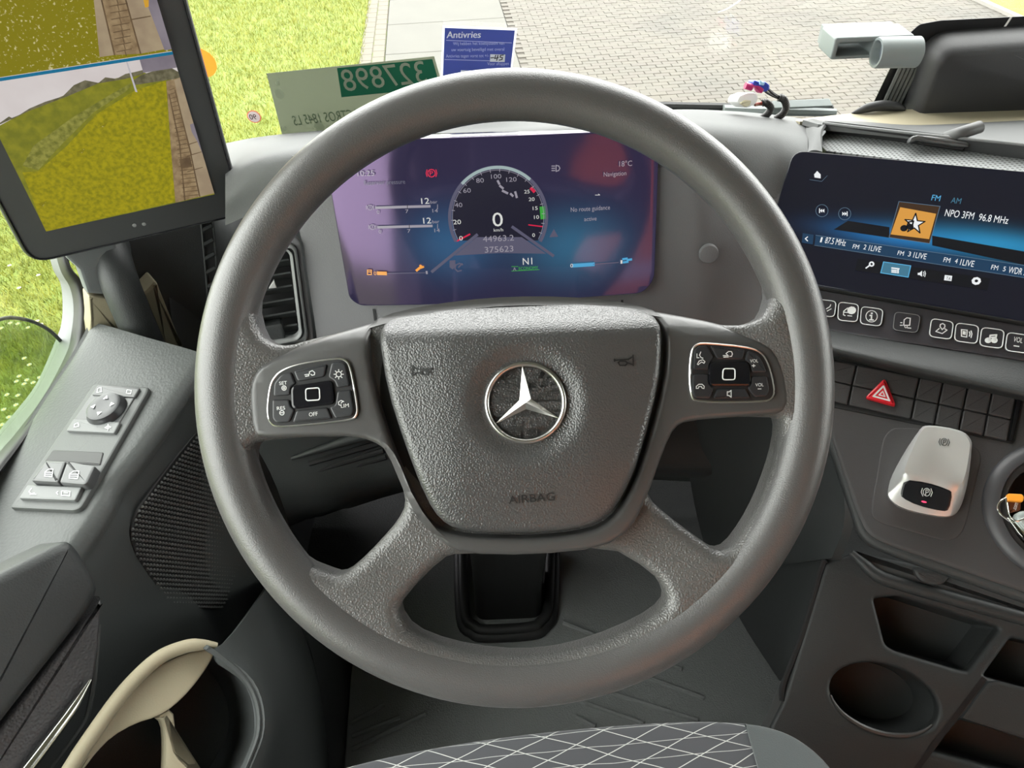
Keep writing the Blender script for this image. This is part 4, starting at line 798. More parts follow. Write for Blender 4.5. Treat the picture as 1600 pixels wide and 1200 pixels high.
# cup holder with keys
cp = thing('cup_holder', 'round raised cup holder ring in the console panel holding keys', 'cup holder', CO.P(*ch_c, -.05))
o_ = CO.P(*ch_c, 0); R_ = ch_r
part(MB().lathe(o_, CO.n, [(R_ * .80, -.012), (R_ * .99, -.012), (R_, .001), (R_ * .97, .004), (R_ * .86, .007), (R_ * .80, .006), (R_ * .76, -.004)], 64, ring=True), 'holder_ring', mat('holder_ring', (.055, .055, .060), .45), cp, smooth=50)
part(MB().lathe(o_, CO.n, [(R_ * .79, -.06), (R_ * .79, -.002), (R_ * .74, -.002), (R_ * .70, -.052), (.001, -.054)], 48), 'holder_well', M['black'], cp)
kk = thing('key_bunch', 'keys with orange tag lying in the round cup holder', 'keys', CO.pt(1590, 820, .0))
c3b = cr(1500, 680, 5.45)
e = MB().plate(CO, fillet(CO.uvs(c3b([(410, 495), (530, 500), (548, 525), (540, 570), (405, 560), (400, 520)]), .014), .002), .008, .014, .001); part(e, 'orange_cap', mat('orange_plastic', (.85, .33, .03), .4), kk)
tg = part(MB().plate(CO, fillet(CO.uvs(c3b([(405, 555), (520, 565), (515, 640), (415, 665)]), .010), .001), .006, .010, .0008), 'key_tag', mat('tag_brown', (.12, .035, .012), .4), kk)
e = MB(); X_, Y_ = c3b([(475, 640)])[0]; e.text(CO, '.com', X_, Y_, 6, w=.0104, rot=1.45, wpx=14); part(e, 'tag_print', M['print'], tg, smooth=0)
rg = [(400, 530), (345, 565), (322, 615), (345, 670), (400, 715), (430, 735)]
e = MB(); e.tube([CO.pt(x, y, .011) for x, y in c3b(rg)], .0010, 8, 5); e.tube([CO.pt(x, y, .012) for x, y in c3b([(395, 535), (400, 600), (415, 680), (440, 720)])], .0008, 8, 5); part(e, 'key_ring', M['chrome'], kk)
e = MB().plate(CO, fillet(CO.uvs(c3b([(400, 700), (430, 680), (560, 830), (560, 900), (500, 840)]), .012), .002), .008, .0125, .0012); part(e, 'key_blade', M['chrome'], kk)
e = MB().plate(CO, fillet(CO.uvs(c3b([(440, 680), (560, 630), (640, 760), (570, 830)]), .014), .006), .009, .018, .003); part(e, 'key_fob', mat('fob_grey', (.42, .47, .46), .3, .4), kk)
e = MB(); e.tube([CO.pt(x, y, .019) for x, y in c3b([(430, 700), (480, 730), (540, 715), (600, 690)])], .0010, 8, 5); part(e, 'key_wire', M['chrome'], kk)
# drawer under the panel
k9 = cr(1100, 800, 3)
LD = Pl(T(1440, 900, .755), azel(-30, 48))
dro = k9([(690, 185), (760, 205), (980, 250), (1190, 290), (2000, 470), (2000, 640), (1500, 500), (1160, 410), (880, 325), (800, 285)])
part(MB().plate(LD, fillet(LD.uvs(dro), .004), -.03, -.002, .003), 'drawer_front', M['dark'], kt)
m = MB(); m.tube([LD.pt(x, y, .0) for x, y in k9([(690, 188), (745, 240), (800, 288), (880, 325), (1160, 405), (1500, 500), (2000, 640)])], [.003, .006, .007, .007, .007, .007], 10, 5); part(m, 'shelf_edge_roll', M['dark2'], kt)
part(MB().plate(LD, chaik(LD.uvs(k9([(975, 258), (1170, 290), (1120, 340), (1080, 348), (1020, 330), (990, 300)]), .004), 1), -.002, .006, .003), 'drawer_latch', M['dark2'], kt)
# lower console moulding with niches
lo = [(1290, 878), (1310, 872), (1345, 862), (1400, 905), (1600, 962), (1800, 1020), (1800, 1320), (1110, 1320), (1222, 1098)]
n1 = k9([(795, 405), (910, 392), (1150, 470), (1388, 545), (1240, 748), (1200, 742), (890, 650), (850, 622)])
n2 = k9([(1440, 590), (1900, 700), (1900, 940), (1310, 770)])
n3 = k9([(1200, 975), (1180, 1000), (1080, 1095), (1060, 1120), (1900, 1350), (1900, 1170), (1500, 1060)])
cupc = LC.uv(1380, 1092); e1 = V(LC.uv(1297, 1078)) - V(cupc); e2 = V(LC.uv(1385, 1148)) - V(cupc)
cup = []
for i in range(40): a = 2 * math.pi * i / 40; q_ = V(cupc) + e1 * math.cos(a) + e2 * math.sin(a); cup.append((q_.x, q_.y))
loops = [fillet(LC.uvs(lo), .01), fillet(LC.uvs(n1), .004), fillet(LC.uvs(n2), .004), cup, fillet(LC.uvs(n3), .003)]
part(fill2d(LC, loops, .006, .005, -.011, res=3), 'lower_moulding', M['dark2'], kt, smooth=50)
def well(loop, depth, sc, nm, mtl=M['black']):
    lp = ccw(loop); N = len(lp); cx, cy = sum(p[0] for p in lp) / N, sum(p[1] for p in lp) / N
    e = MB(); v_ = [LC.P(u, v, -.004) for u, v in inset(lp, -.002)] + [LC.P(cx + (u - cx) * sc, cy + (v - cy) * sc, -depth) for u, v in lp]
    e.add(v_, [(j, (j + 1) % N, N + (j + 1) % N, N + j) for j in range(N)] + [tuple(range(N, 2 * N))]); part(e, nm, mtl, kt)
well(fillet(LC.uvs(n1), .004), .07, .92, 'storage_niche', M['dark']); well(fillet(LC.uvs(n2), .004), .07, .92, 'storage_niche', M['dark']); well(cup, .07, .85, 'cup_recess', M['dark']); well(fillet(LC.uvs(n3), .003), .05, .95, 'storage_niche')
m = MB(); m.stroke(LC, [k9([(1310, 785), (1230, 890), (1000, 1200)])], .005, .0004); part(m, 'moulding_seam', M['gap'], kt, smooth=0)
m = MB(); m.tube([LC.pt(x, y, -.004) for x, y in k9([(575, 232), (553, 262), (468, 560), (376, 800), (367, 885)])], .0036, 8, 5); part(m, 'side_seam', M['gap'], kt)
m = MB(); m.tube([LC.P(cupc[0] + e1.x * math.cos(a) + e2.x * math.sin(a), cupc[1] + e1.y * math.cos(a) + e2.y * math.sin(a), -.002) for a in [.15 + .13 * i for i in range(20)]], [.001, .003, .003, .001], 8, 1); part(m, 'cup_recess_lip', M['satin'], kt)
part(MB().plate(LC, LC.uvs(k9([(1325, 795), (1380, 790), (1900, 930), (1900, 1170), (1500, 1065), (1200, 965)])), -.004, .004, .003), 'step_tray', M['dark2'], kt)
# console side towards the footwell
sd_ = [[LC.pt(x, y, -.004) for x, y in ((1300, 868), (1289, 882), (1262, 960), (1240, 1042), (1222, 1100), (1165, 1215), (1100, 1340))], [onZ(1118, 890, 0), onZ(1130, 920, 0), onZ(1165, 985, 0), onZ(1215, 1060, 0), onZ(1262, 1130, 0), onZ(1315, 1225, 0), onZ(1370, 1340, 0)]]
part(MB().patch(sd_, 4, 5, .01), 'console_side', M['dark'], kt, smooth=60)
sd2 = [[onY(1060, 560, .31), onY(1180, 560, .26), T(1300, 640, .80)], [onY(1080, 760, .33), onY(1180, 780, .22), T(1320, 800, .80)], [onZ(1105, 870, .0), onZ(1140, 890, .1), T(1300, 872, .815)]]
part(MB().patch(sd2, 5, 5, .01), 'console_front_side', M['dark'], kt, smooth=60)

# ================================================================== driver's door
d1 = thing('door_1', "driver's door with grey sill, dark grained panel and beige pocket rim", 'door', (-.48, .0, .0), kind='structure')
outer = [(150, 505), (137, 530), (112, 570), (75, 625), (35, 690), (0, 742), (-70, 850), (-150, 980)]
ie = [SI.pt(x, y) for x, y in ((318, 552), (305, 572), (262, 632), (213, 700), (172, 752), (150, 795))]; dl_ = (ie[5] - ie[1]).normalized(); ie += [ie[5] + dl_ * .10, ie[5] + dl_ * .25]
oe = [SI.pt(x, y) for x, y in outer]
rows = [[p + V((-.006, 0, -.012)) for p in oe], oe, [a.lerp(b2, .5) for a, b2 in zip(oe, ie)], [a.lerp(b2, .90) for a, b2 in zip(oe, ie)], [p + V((.000, 0, -.0035)) for p in ie], [p + V((.006, -.002, -.011)) for p in ie], [p + V((.007, -.002, -.018)) for p in ie]]
part(MB().patch(rows, 5, 5, .004), 'door_sill', M['sill'], d1, smooth=60)
lowp = [p + V((.005, -.002, -.0165)) for p in ie]
part(MB().patch([lowp, [p + V((.006, 0, -.03)) for p in lowp], [p + V((.012, 0, -.11)) for p in lowp], [p + V((.019, 0, -.25)) for p in lowp], [V((p.x - .01, p.y, .02)) for p in lowp]], 5, 5, .006), 'door_panel', M['door'], d1, smooth=60)
# speaker grille: field of small studs in a traced outline
k7 = cr(0, 780, 2.857)
sg = [(312, 672), (262, 735), (215, 800), (205, 836), (214, 868), (250, 925), (272, 946), (330, 952), (352, 950), (385, 850), (400, 700), (360, 650)]
spk = part(MB().plate(DF, fillet(DF.uvs(sg), .01), -.004, -.0015, .001), 'speaker_grille', M['black'], d1)
sgu = inset(ccw(DF.uvs(sg)), .001)
def inside(p, poly):
    c = False; j = len(poly) - 1
    for i in range(len(poly)):
        if (poly[i][1] > p[1]) != (poly[j][1] > p[1]) and p[0] < (poly[j][0] - poly[i][0]) * (p[1] - poly[i][1]) / (poly[j][1] - poly[i][1]) + poly[i][0]: c = not c
        j = i
    return c
e = MB(); us = [p[0] for p in sgu]; vv = [p[1] for p in sgu]; stp = .0052; vrow = min(vv); rw = 0
while vrow < max(vv):
    u = min(us) + (stp / 2 if rw % 2 else 0)
    while u < max(us):
        if inside((u, vrow), sgu):
            h = stp * .36
            e.add([DF.P(u - h, vrow, -.0015), DF.P(u, vrow - h, -.0015), DF.P(u + h, vrow, -.0015), DF.P(u, vrow + h, -.0015), DF.P(u, vrow, .0012)], [(0, 1, 4), (1, 2, 4), (2, 3, 4), (3, 0, 4)])
        u += stp
    vrow += stp * .80; rw += 1
part(e, 'grille_studs', mat('grille_stud', (.11, .113, .113), .5), spk, smooth=0, kind='stuff')
m = MB(); m.stroke(DF, [k7([(1065, 220), (1035, 330), (1008, 470)]), k7([(975, 652), (1090, 645), (1210, 645)])], .0012, -.0024); part(m, 'panel_seam', M['dark2'], d1, smooth=0)
# armrest and pull handle
DG = Pl(DF.pt(80, 980, .03), azel(66, 30))
ar = k7([(-300, 480), (0, 332), (250, 205), (312, 182), (350, 208), (450, 370), (440, 450), (330, 600), (170, 800), (0, 1020), (-300, 1400)])
def dar(u, v, z): return 0
part(MB().slab(DG, chaik(DG.uvs(ar), 2), [(0, -.05), (0, -.010), (.0015, -.004), (.005, -.001), (.009, 0)]), 'armrest', M['dark2'], d1, smooth=60)
pl_ = k7([(455, 420), (450, 600), (425, 780), (412, 830), (250, 1060), (110, 1250), (-300, 1700), (-300, 1420), (0, 1025), (170, 805), (330, 605), (440, 475)])
part(MB().slab(DG, chaik(DG.uvs(pl_, -.012), 1), [(0, -.06), (0, -.016), (.001, -.013), (.003, -.012)]), 'pull_handle', mat('handle_leather', (.048, .047, .050), .5, bump=(500, .6, 'v', .001)), d1, smooth=60)
m = MB(); m.tube([DG.pt(x, y, -.006) for x, y in k7([(405, 805), (330, 925), (230, 1060), (110, 1215), (-60, 1420)])], [.0012, .004, .0045, .0045, .004], 10, 5); part(m, 'chrome_strip', M['chrome'], d1)
m = MB(); m.tube([DG.pt(x, y, -.02) for x, y in k7([(440, 560), (420, 800), (398, 930), (370, 1010), (240, 1190), (150, 1320)])], .0022, 8, 5); part(m, 'handle_seam', M['dark'], d1)
# pocket
PK = Pl(onX(250, 1100, -.305), azel(55, 48))
ov = k7([(250, 1290), (320, 1195), (420, 1040), (560, 850), (700, 718), (820, 660), (900, 648), (970, 656), (1070, 750), (1140, 870), (1165, 990), (1150, 1100), (1100, 1200), (1040, 1300), (900, 1500), (400, 1500)])
lp = ccw(chaik(PK.uvs(ov), 1)); N = len(lp); cx, cy = sum(p[0] for p in lp) / N, sum(p[1] for p in lp) / N
e = MB(); e.add([PK.P(u, v, 0) for u, v in lp] + [PK.P(cx + (u - cx) * .9, cy + (v - cy) * .9, -.09) for u, v in lp], [(j, (j + 1) % N, N + (j + 1) % N, N + j) for j in range(N)] + [tuple(range(N, 2 * N))]); part(e, 'pocket_well', M['dark'], d1)
m = MB(); m.tube([PK.pt(x, y, .001) for x, y in k7([(975, 660), (1070, 752), (1138, 870), (1160, 990), (1146, 1100), (1095, 1205), (1000, 1350)])], [.001, .0042, .0046, .0046, .004], 10, 5); part(m, 'pocket_rim', mat('pocket_rim_grey', (.11, .115, .12), .45), d1)
m = MB(); m.tube([PK.pt(x, y, .003) for x, y in k7([(270, 1270), (310, 1205), (420, 1040), (560, 850), (700, 715), (820, 660), (900, 650), (968, 656)])], [.005, .006, .006, .006, .0055, .003], 10, 5); part(m, 'beige_rim', M['beige'], d1)
ln = k7([(330, 1215), (420, 1060), (560, 870), (700, 745), (820, 690), (900, 672), (966, 668), (930, 745), (850, 852), (770, 930), (700, 972), (600, 1002), (500, 1060), (430, 1130), (370, 1210), (330, 1260)])
part(MB().plate(PK, chaik(PK.uvs(ln, -.006), 1), -.012, -.005, .002), 'beige_liner', M['beige'], d1)
dv = k7([(690, 970), (770, 925), (785, 1060), (800, 1120), (860, 1180), (1000, 1290), (730, 1290), (735, 1100), (728, 1000)])
part(MB().plate(PK, chaik(PK.uvs(dv, -.014), 1), -.030, -.010, .004), 'beige_divider', M['beige'], d1)
# flank of the pocket towards the footwell
fk = [[DF.pt(430, 900, 0), PK.pt(*k7([(1000, 640)])[0], 0), PK.pt(*k7([(840, 640)])[0], -.02)], [onX(470, 980, -.30), PK.pt(*k7([(1150, 800)])[0], -.002), PK.pt(*k7([(1100, 790)])[0], -.01)], [onX(500, 1080, -.30), PK.pt(*k7([(1200, 1000)])[0], -.004), PK.pt(*k7([(1165, 1000)])[0], -.006)], [onX(520, 1250, -.295), PK.pt(*k7([(1150, 1250)])[0], -.004), PK.pt(*k7([(1090, 1230)])[0], -.006)]]
part(MB().patch(fk, 5, 5, .004), 'pocket_flank', M['door'], d1, smooth=60)
rr_ = [[onX(470, 960, -.30), onX(500, 1080, -.30), onX(520, 1260, -.295)], [onZ(560, 960, 0), onZ(548, 1070, 0), onZ(532, 1260, 0)]]
part(MB().patch(rr_, 5, 4, .01), 'lower_door_skirt', M['dark'], d1, smooth=60)
# frame of the side window
kd = cr(0, 380, 2.61)
XW = -.50
bl1 = kd([(180, -250), (235, 75), (285, 180), (300, 270), (290, 370), (270, 450), (180, 620), (60, 780), (0, 850), (-160, 1070), (-400, 1400)])
bl2 = kd([(215, -250), (275, 70), (330, 150), (355, 240), (355, 370), (312, 460), (200, 640), (90, 810), (0, 930), (-160, 1150), (-400, 1480)])
gs1 = kd([(150, -250), (205, 70), (245, 160), (255, 240), (250, 330), (225, 400), (150, 570), (60, 690), (0, 760), (-160, 980), (-400, 1310)])
m = MB().patch([[onX(x, y, -.515) for x, y in bl1], [onX((x + x2) / 2, (y + y2) / 2, -.498) for (x, y), (x2, y2) in zip(bl1, bl2)], [onX(x, y, -.492) for x, y in bl2]], 4, 4, .004); part(m, 'window_seal', M['rubber'], d1, smooth=60)
m = MB().patch([[onX(x, y, -.56) for x, y in gs1], [onX(x, y, -.535) for x, y in bl1]], 4, 2, .004); part(m, 'outer_frame', mat('frame_grey', (.13, .135, .14), .5), d1, smooth=60)
# upper frame of the door around the window, pillar behind the driver
m = MB().box((-.62, -1.4, -.06), (-.50, -.95, 1.72)); m.box((-.60, -.95, 1.42), (-.50, .50, 1.72)); m.box((-.62, -1.4, -.06), (-.56, .62, .50))
tag(part(m, 'wall_left', M['beige2']), kind='structure')
m = MB().box((-.532, -.95, .40), (-.528, .52, 1.45)); tag(part(m, 'window_2', glass('side_glass', (.96, .99, .95, 1))), kind='structure')
m = MB().box((XR + .02, -.75, .60), (XR + .025, .5, 1.45)); tag(part(m, 'window_3', bpy.data.materials['side_glass']), kind='structure')
# tinted deflector outside the side window
wd = [(-60, 520), (0, 499), (25, 497), (55, 504), (82, 520), (105, 545), (118, 560), (105, 590), (60, 660), (0, 750), (-60, 840)]
DX = Pl((-.552, .2, .6), (1, 0, 0)); m = MB().plate(DX, fillet(DX.uvs(wd), .01), -.003, 0, .001); df = solo(m, 'wind_deflector', glass('smoked_acrylic', (.72, .80, .66, 1)), 'clear smoked wind deflector with dark edge outside the side window', 'wind deflector')
m = MB(); m.tube([DX.pt(x, y, 0) for x, y in wd[:7]], .0022, 8, 4); part(m, 'deflector_edge', M['rubber'], df)

# ================================================================== window switch panel on the sill
wp = thing('window_switch_panel', 'grey door switch panel with mirror dial and two window switches', 'switch panel', SI.pt(120, 780))
po = kd([(390, 572), (608, 586), (600, 610), (330, 1078), (300, 1090), (40, 1078), (48, 1060), (375, 580)])
part(MB().plate(SI, fillet(SI.uvs(po, .005), .004), -.004, .005, .002), 'panel_plate', mat('switch_plate', (.058, .062, .061), .5, bump=(900, .2)), wp)
swd = mat('switch_grey', (.060, .062, .064), .35); swl = mat('switch_light', (.10, .105, .105), .4)
def sp(pts, w0, w1, nm, mt_, par=wp, b=.0012, rr=.002): return part(MB().plate(SI, fillet(SI.uvs(kd(pts), w1), rr), w0, w1, b), nm, mt_, par)
sp([(398, 578), (572, 590), (460, 775), (268, 765)], .003, .0062, 'mirror_switch_block', swd, b=.001)
s1 = sp([(395, 580), (570, 592), (548, 628), (372, 618)], .005, .0078, 'mirror_rocker', swd)
s2 = sp([(298, 716), (490, 728), (466, 774), (268, 764)], .005, .0082, 'mirror_rocker', swl)
dc = SI.uv(*kd([(424, 668)])[0], .012); dr = (V(SI.uv(*kd([(490, 665)])[0], .012)) - V(dc)).length
dl = part(MB().lathe(SI.P(*dc, .005), SI.n, [(dr * 1.1, 0), (dr * 1.1, .003), (dr, .0055), (dr * .95, .0085), (dr * .8, .0095), (dr * .5, .0088)], 36), 'mirror_dial', M['btn'], wp, smooth=50)
e = MB()
for k in range(4):
    a = k * math.pi / 2 + .15; cu_, cv_ = dc[0] + dr * .55 * math.cos(a), dc[1] + dr * .55 * math.sin(a); e.flat(SI, [(cu_ + .0030 * math.cos(a + q_ * 2.094), cv_ + .0030 * math.sin(a + q_ * 2.094)) for q_ in range(3)], .0148)
part(e, 'dial_arrows', M['print'], dl, smooth=0)
sp([(215, 842), (422, 852), (408, 905), (180, 890)], .0051, .0058, 'switch_recess', M['black'])
w1_ = sp([(186, 884), (268, 888), (236, 975), (124, 968)], .004, .014, 'window_switch', swd, b=.0022); w2_ = sp([(272, 886), (388, 908), (356, 975), (340, 984), (240, 975)], .004, .014, 'window_switch', swd, b=.0022)
s3 = sp([(112, 984), (334, 992), (306, 1048), (75, 1040)], .004, .009, 'door_lock_rocker', swl)
e = MB(); e.stroke(SI, [kd(q_) for q_ in ([(182, 950), (184, 932), (200, 920), (216, 922), (212, 952), (182, 950)], [(184, 942), (213, 943)], [(184, 934), (214, 935)])], .0008, .0146); part(e, 'window_symbol', M['print'], w1_, smooth=0)
e = MB(); e.stroke(SI, [kd(q_) for q_ in ([(282, 958), (284, 940), (302, 928), (322, 930), (316, 960), (282, 958)], [(284, 950), (317, 951)], [(284, 942), (318, 943)])], .0008, .0146); part(e, 'window_symbol', M['print'], w2_, smooth=0)
e = MB(); e.stroke(SI, [kd(q_) for q_ in ([(395, 608), (398, 592), (412, 588), (414, 606), (395, 608)], [(515, 612), (518, 598), (535, 600), (533, 614), (515, 612)])], .0007, .0083); part(e, 'rocker_symbol', M['print'], s1, smooth=0)
e = MB(); e.stroke(SI, [kd(q_) for q_ in ([(302, 750), (304, 738), (318, 732), (322, 746), (302, 750)], [(428, 752), (440, 744), (452, 750), (440, 756), (428, 752)], [(440, 738), (440, 762)])], .0007, .0088); part(e, 'rocker_symbol', M['print'], s2, smooth=0)
e = MB(); e.stroke(SI, [kd(q_) for q_ in ([(128, 1000), (118, 1012), (126, 1022), (140, 1018)], [(122, 1024), (146, 1024)], [(252, 1010), (286, 1012), (284, 1030), (250, 1028), (252, 1010)], [(260, 1016), (276, 1018)], [(236, 1012), (230, 1018), (236, 1024)])], .0007, .0096); part(e, 'rocker_symbol', M['print'], s3, smooth=0)

# ================================================================== A-pillar foot: trims and grab handle
at_ = thing('pillar_trim', 'grey and beige pillar trim between the side window and the dashboard', 'trim', AP.pt(220, 540)); at_['kind'] = 'structure'; at_.name = 'trim_2'
part(MB().plate(AP, AP.uvs(kd([(240, -300), (450, -300), (480, 60), (470, 215), (358, 206), (325, 110), (270, 60)])), -.02, .0, .003), 'pillar_cover', mat('pillar_grey', (.14, .15, .155), .55, bump=(900, .3)), at_)
part(MB().plate(AP, fillet(AP.uvs(kd([(358, 212), (460, 226), (530, 405), (540, 425), (360, 400), (366, 300)])), .003), -.02, .002, .003), 'beige_foot', M['beige'], at_)
part(MB().plate(AP, AP.uvs(kd([(380, -300), (900, -300), (900, 460), (520, 430), (450, 200)])), -.06, -.022, .003), 'pillar_recess', bpy.data.materials['dash_end'], at_)
part(MB().plate(AP, fillet(AP.uvs(kd([(568, 202), (590, 190), (628, 150), (640, 160), (748, 432), (660, 425)]), .004), .003), -.02, .006, .004), 'beige_bar', M['beige'], at_)
gt = thing('grab_handle', 'thick dark grained grab handle on the pillar below the mirror display', 'grab handle', AP.pt(230, 545))
m = MB(); m.tube([AP.pt(x, y, w_) for (x, y), w_ in zip(kd([(452, 0), (458, 60), (500, 190), (572, 360), (610, 440)]), (-.035, -.012, .010, .022, .026))], .0205, 16, 6); part(m, 'grip', M['dark2'], gt)
m = MB(); m.tube([AP.pt(x, y, w_) for (x, y), w_ in zip(kd([(596, 410), (612, 445), (618, 470)]), (.024, .012, -.01))], [.0195, .021, .021], 16, 4); part(m, 'grip_foot', M['dark2'], gt)
# ================================================================== floor mat and seat
kf = cr(500, 820, 2)
mo = [(640, 860), (1100, 850), (1150, 955), (1215, 1062), (1290, 1175), (1360, 1290), (530, 1290), (540, 1190), (548, 1070), (560, 960)]
FZ2 = Pl((0, 0, .002), (0, 0, 1), right=(1, 0, 0))
fm = thing('floor_mat', 'ribbed black rubber floor mat in the footwell under the wheel', 'floor mat', (0, .2, .0))
part(MB().plate(FZ2, fillet(FZ2.uvs(mo), .02), .0, .006, .002), 'mat_sheet', M['mat'], fm)
ribs = [[(100, 660), (250, 600)], [(100, 700), (330, 590)], [(95, 620), (200, 560)], [(800, 545), (1010, 620)], [(880, 515), (1180, 610)], [(1020, 475), (1200, 540)], [(800, 600), (860, 630)], [(760, 305), (880, 352)], [(1060, 430), (1130, 450)]]
for q_ in ribs:
    a, b2 = [FZ2.pt(x, y, .007) for x, y in kf(q_)]; m = MB(); m.tube([a, b2], .0042, 8, 1); part(m, 'mat_rib', M['mat'], fm)
# left kick side, closing the footwell
m = MB().patch([[V((-.40, .60, .0)), V((-.40, .25, 0)), V((-.40, -.3, 0))], [V((-.43, .60, .5)), V((-.43, .30, .45)), V((-.43, -.3, .3))]], 3, 3, .01); tag(part(m, 'baseboard_left', M['dark']), kind='structure')
se = thing('driver_seat', "driver's seat cushion in dark fabric with white diamond lines and grey bolster", 'seat', (.03, -.35, 0))
fab = mat('seat_fabric', (.03, .032, .036), .9, sheen=.3); t = fab.node_tree; b = t.nodes['Principled BSDF']; tcx = t.nodes.new('ShaderNodeTexCoord'); L = t.links.new
acc = None
for ang, sc, wd_ in ((17, 56, .036), (-24, 56, .036), (-3, 74, .028), (88, 420, .0)):
    mp = t.nodes.new('ShaderNodeMapping'); mp.inputs['Rotation'].default_value = (0, 0, math.radians(ang)); sp_x = t.nodes.new('ShaderNodeSeparateXYZ'); L(tcx.outputs['Object'], mp.inputs[0]); L(mp.outputs[0], sp_x.inputs[0])
    if wd_ == 0: continue
    nz = t.nodes.new('ShaderNodeTexNoise'); nz.inputs['Scale'].default_value = 9; L(tcx.outputs['Object'], nz.inputs[0])
    ad = t.nodes.new('ShaderNodeMath'); ad.operation = 'MULTIPLY_ADD'; L(nz.outputs[0], ad.inputs[0]); ad.inputs[1].default_value = .012; L(sp_x.outputs[1], ad.inputs[2])
    ml = t.nodes.new('ShaderNodeMath'); ml.operation = 'MULTIPLY'; L(ad.outputs[0], ml.inputs[0]); ml.inputs[1].default_value = sc
    frn = t.nodes.new('ShaderNodeMath'); frn.operation = 'FRACT'; L(ml.outputs[0], frn.inputs[0]); lt = t.nodes.new('ShaderNodeMath'); lt.operation = 'LESS_THAN'; L(frn.outputs[0], lt.inputs[0]); lt.inputs[1].default_value = wd_
    if acc is None: acc = lt.outputs[0]
    else:
        mxx = t.nodes.new('ShaderNodeMath'); mxx.operation = 'MAXIMUM'; L(acc, mxx.inputs[0]); L(lt.outputs[0], mxx.inputs[1]); acc = mxx.outputs[0]
mx = t.nodes.new('ShaderNodeMix'); mx.data_type = 'RGBA'; L(acc, mx.inputs[0]); mx.inputs[6].default_value = (.040, .042, .048, 1); mx.inputs[7].default_value = (.42, .43, .41, 1); L(mx.outputs[2], b.inputs['Base Color'])
bol = mat('bolster_fabric', (.050, .059, .061), .85, bump=(900, .5), sheen=.3)
def seat_rows(px, zt, back=-.62, drop=.10, nx=0):
    f = [onZ(x, y, zt) for x, y in px]
    return [[p + V((0, -.004, -drop)) for p in f], [p + V((0, -.001, -.030)) for p in f], [p + V((0, -.001, -.012)) for p in f], f, [V((p.x, p.y - .012, zt + .004)) for p in f], [V((p.x, p.y - .06, zt + .006)) for p in f], [V((p.x, p.y - .20, zt + .004)) for p in f], [V((p.x, back, zt - .01)) for p in f]]
ins = [(528, 1203), (610, 1183), (700, 1166), (800, 1151), (900, 1140), (1000, 1132), (1090, 1128), (1166, 1131)]
SC0 = V((.03, -.35, .3))
part(MB().patch(seat_rows(ins, .50), 4, 6, .02, core=SC0), 'cushion', fab, se, smooth=70)
bo_ = [(1164, 1131), (1200, 1137), (1240, 1152), (1278, 1180), (1305, 1215), (1322, 1265)]
part(MB().patch(seat_rows(bo_, .503), 5, 6, .02, core=SC0), 'bolster', bol, se, smooth=70)
bo2 = [(440, 1290), (480, 1235), (505, 1213), (530, 1203)]
part(MB().patch(seat_rows(bo2, .503), 5, 6, .02, core=SC0), 'bolster', bol, se, smooth=70)
m = MB().box((-.20, -.62, .0), (.24, -.20, .42), bev=.02); part(m, 'seat_base', M['black'], se)
BR = Pl((.02, -.66, .50), (0, .966, .26), right=(-1, 0, 0))
m = MB().slab(BR, rect(-.26, .0, .24, .66, .08, 6), [(.02, -.10), (0, -.07), (0, -.02), (.012, -.006), (.04, 0)]); part(m, 'backrest', bol, se, smooth=60)
vst = thing('stand_in_vest', 'unseen orange high-visibility vest added over the seat back for its cluster reflection', 'vest', BR.P(-.12, .1, 0))  # unseen vest, added for the orange reflection in the cluster glass
hv = mat('vest_orange', (.80, .20, .05), .7, bump=(200, .3)); vo_ = [(.10, .12), (.54, .12), (.56, .52), (.50, .66), (.36, .70), (.28, .64), (.22, .52), (.13, .44)]
m = MB().plate(BR, chaik([(-u, v) for u, v in vo_], 1), -.001, .006, .002); part(m, 'vest_front', hv, vst)
m = MB().plate(BR, [(-.54, .16), (-.11, .16), (-.11, .20), (-.54, .20)], .0055, .0068, .0005); part(m, 'reflective_band', mat('vest_band', (.6, .62, .6), .35), vst)

# ================================================================== things on and behind the windscreen
def wsp(pts, k=None): return WS.uvs(k(pts) if k else pts)
kq = cr(280, 0, 2.857)
fgrey = film('film_grey', (.23, .25, .19, 1), .55, .93); fgreen = film('film_green', (.03, .17, .10, 1), .5); fpale = film('film_pale', (.40, .44, .34, 1), .55)
stk = thing('inventory_sticker', 'grey-green windscreen sticker with mirrored number 327898 seen from behind', 'sticker', WS.pt(560, 200))
so3 = [(390, 327), (1138, 250), (1215, 520), (460, 602)]
part(MB().slab(WS, wsp(so3, kq), [(0, .0003), (0, .0008)]), 'sticker_film', fgrey, stk)
part(MB().slab(WS, wsp([(705, 302), (1130, 262), (1165, 388), (725, 432)], kq), [(0, .0009), (0, .0012)]), 'green_field', fgreen, stk)
rotS = math.atan2(*(lambda a, b2: (b2[1] - a[1], b2[0] - a[0]))(WS.uv(*kq([(460, 602)])[0]), WS.uv(*kq([(1215, 520)])[0])))
m = MB(); X_, Y_ = kq([(742, 408)])[0]; m.text(WS, '327898', X_, Y_, 96 / 2.857, wpx=372 / 2.857, w=.0014, mirror=True, rot=rotS); part(m, 'number_print', fpale, stk, smooth=0)
m = MB(); X_, Y_ = kq([(516, 560)])[0]; m.text(WS, 'ACTROS 1845 LS', X_, Y_, 42 / 2.857, wpx=300 / 2.857, w=.0014, mirror=True, rot=rotS); part(m, 'model_print', film('film_print', (.12, .16, .11, 1), .5), stk, smooth=0)
for cx, cy, rr in ((447, 418, 20), (440, 370, 9), (442, 350, 6), (470, 575, 12), (625, 560, 22)):
    part(MB().flat(WS, circ(*WS.uv(*kq([(cx, cy)])[0]), rr * .0003, 14, rr * .00036), .0012), 'air_bubble', fpale, stk, smooth=0)
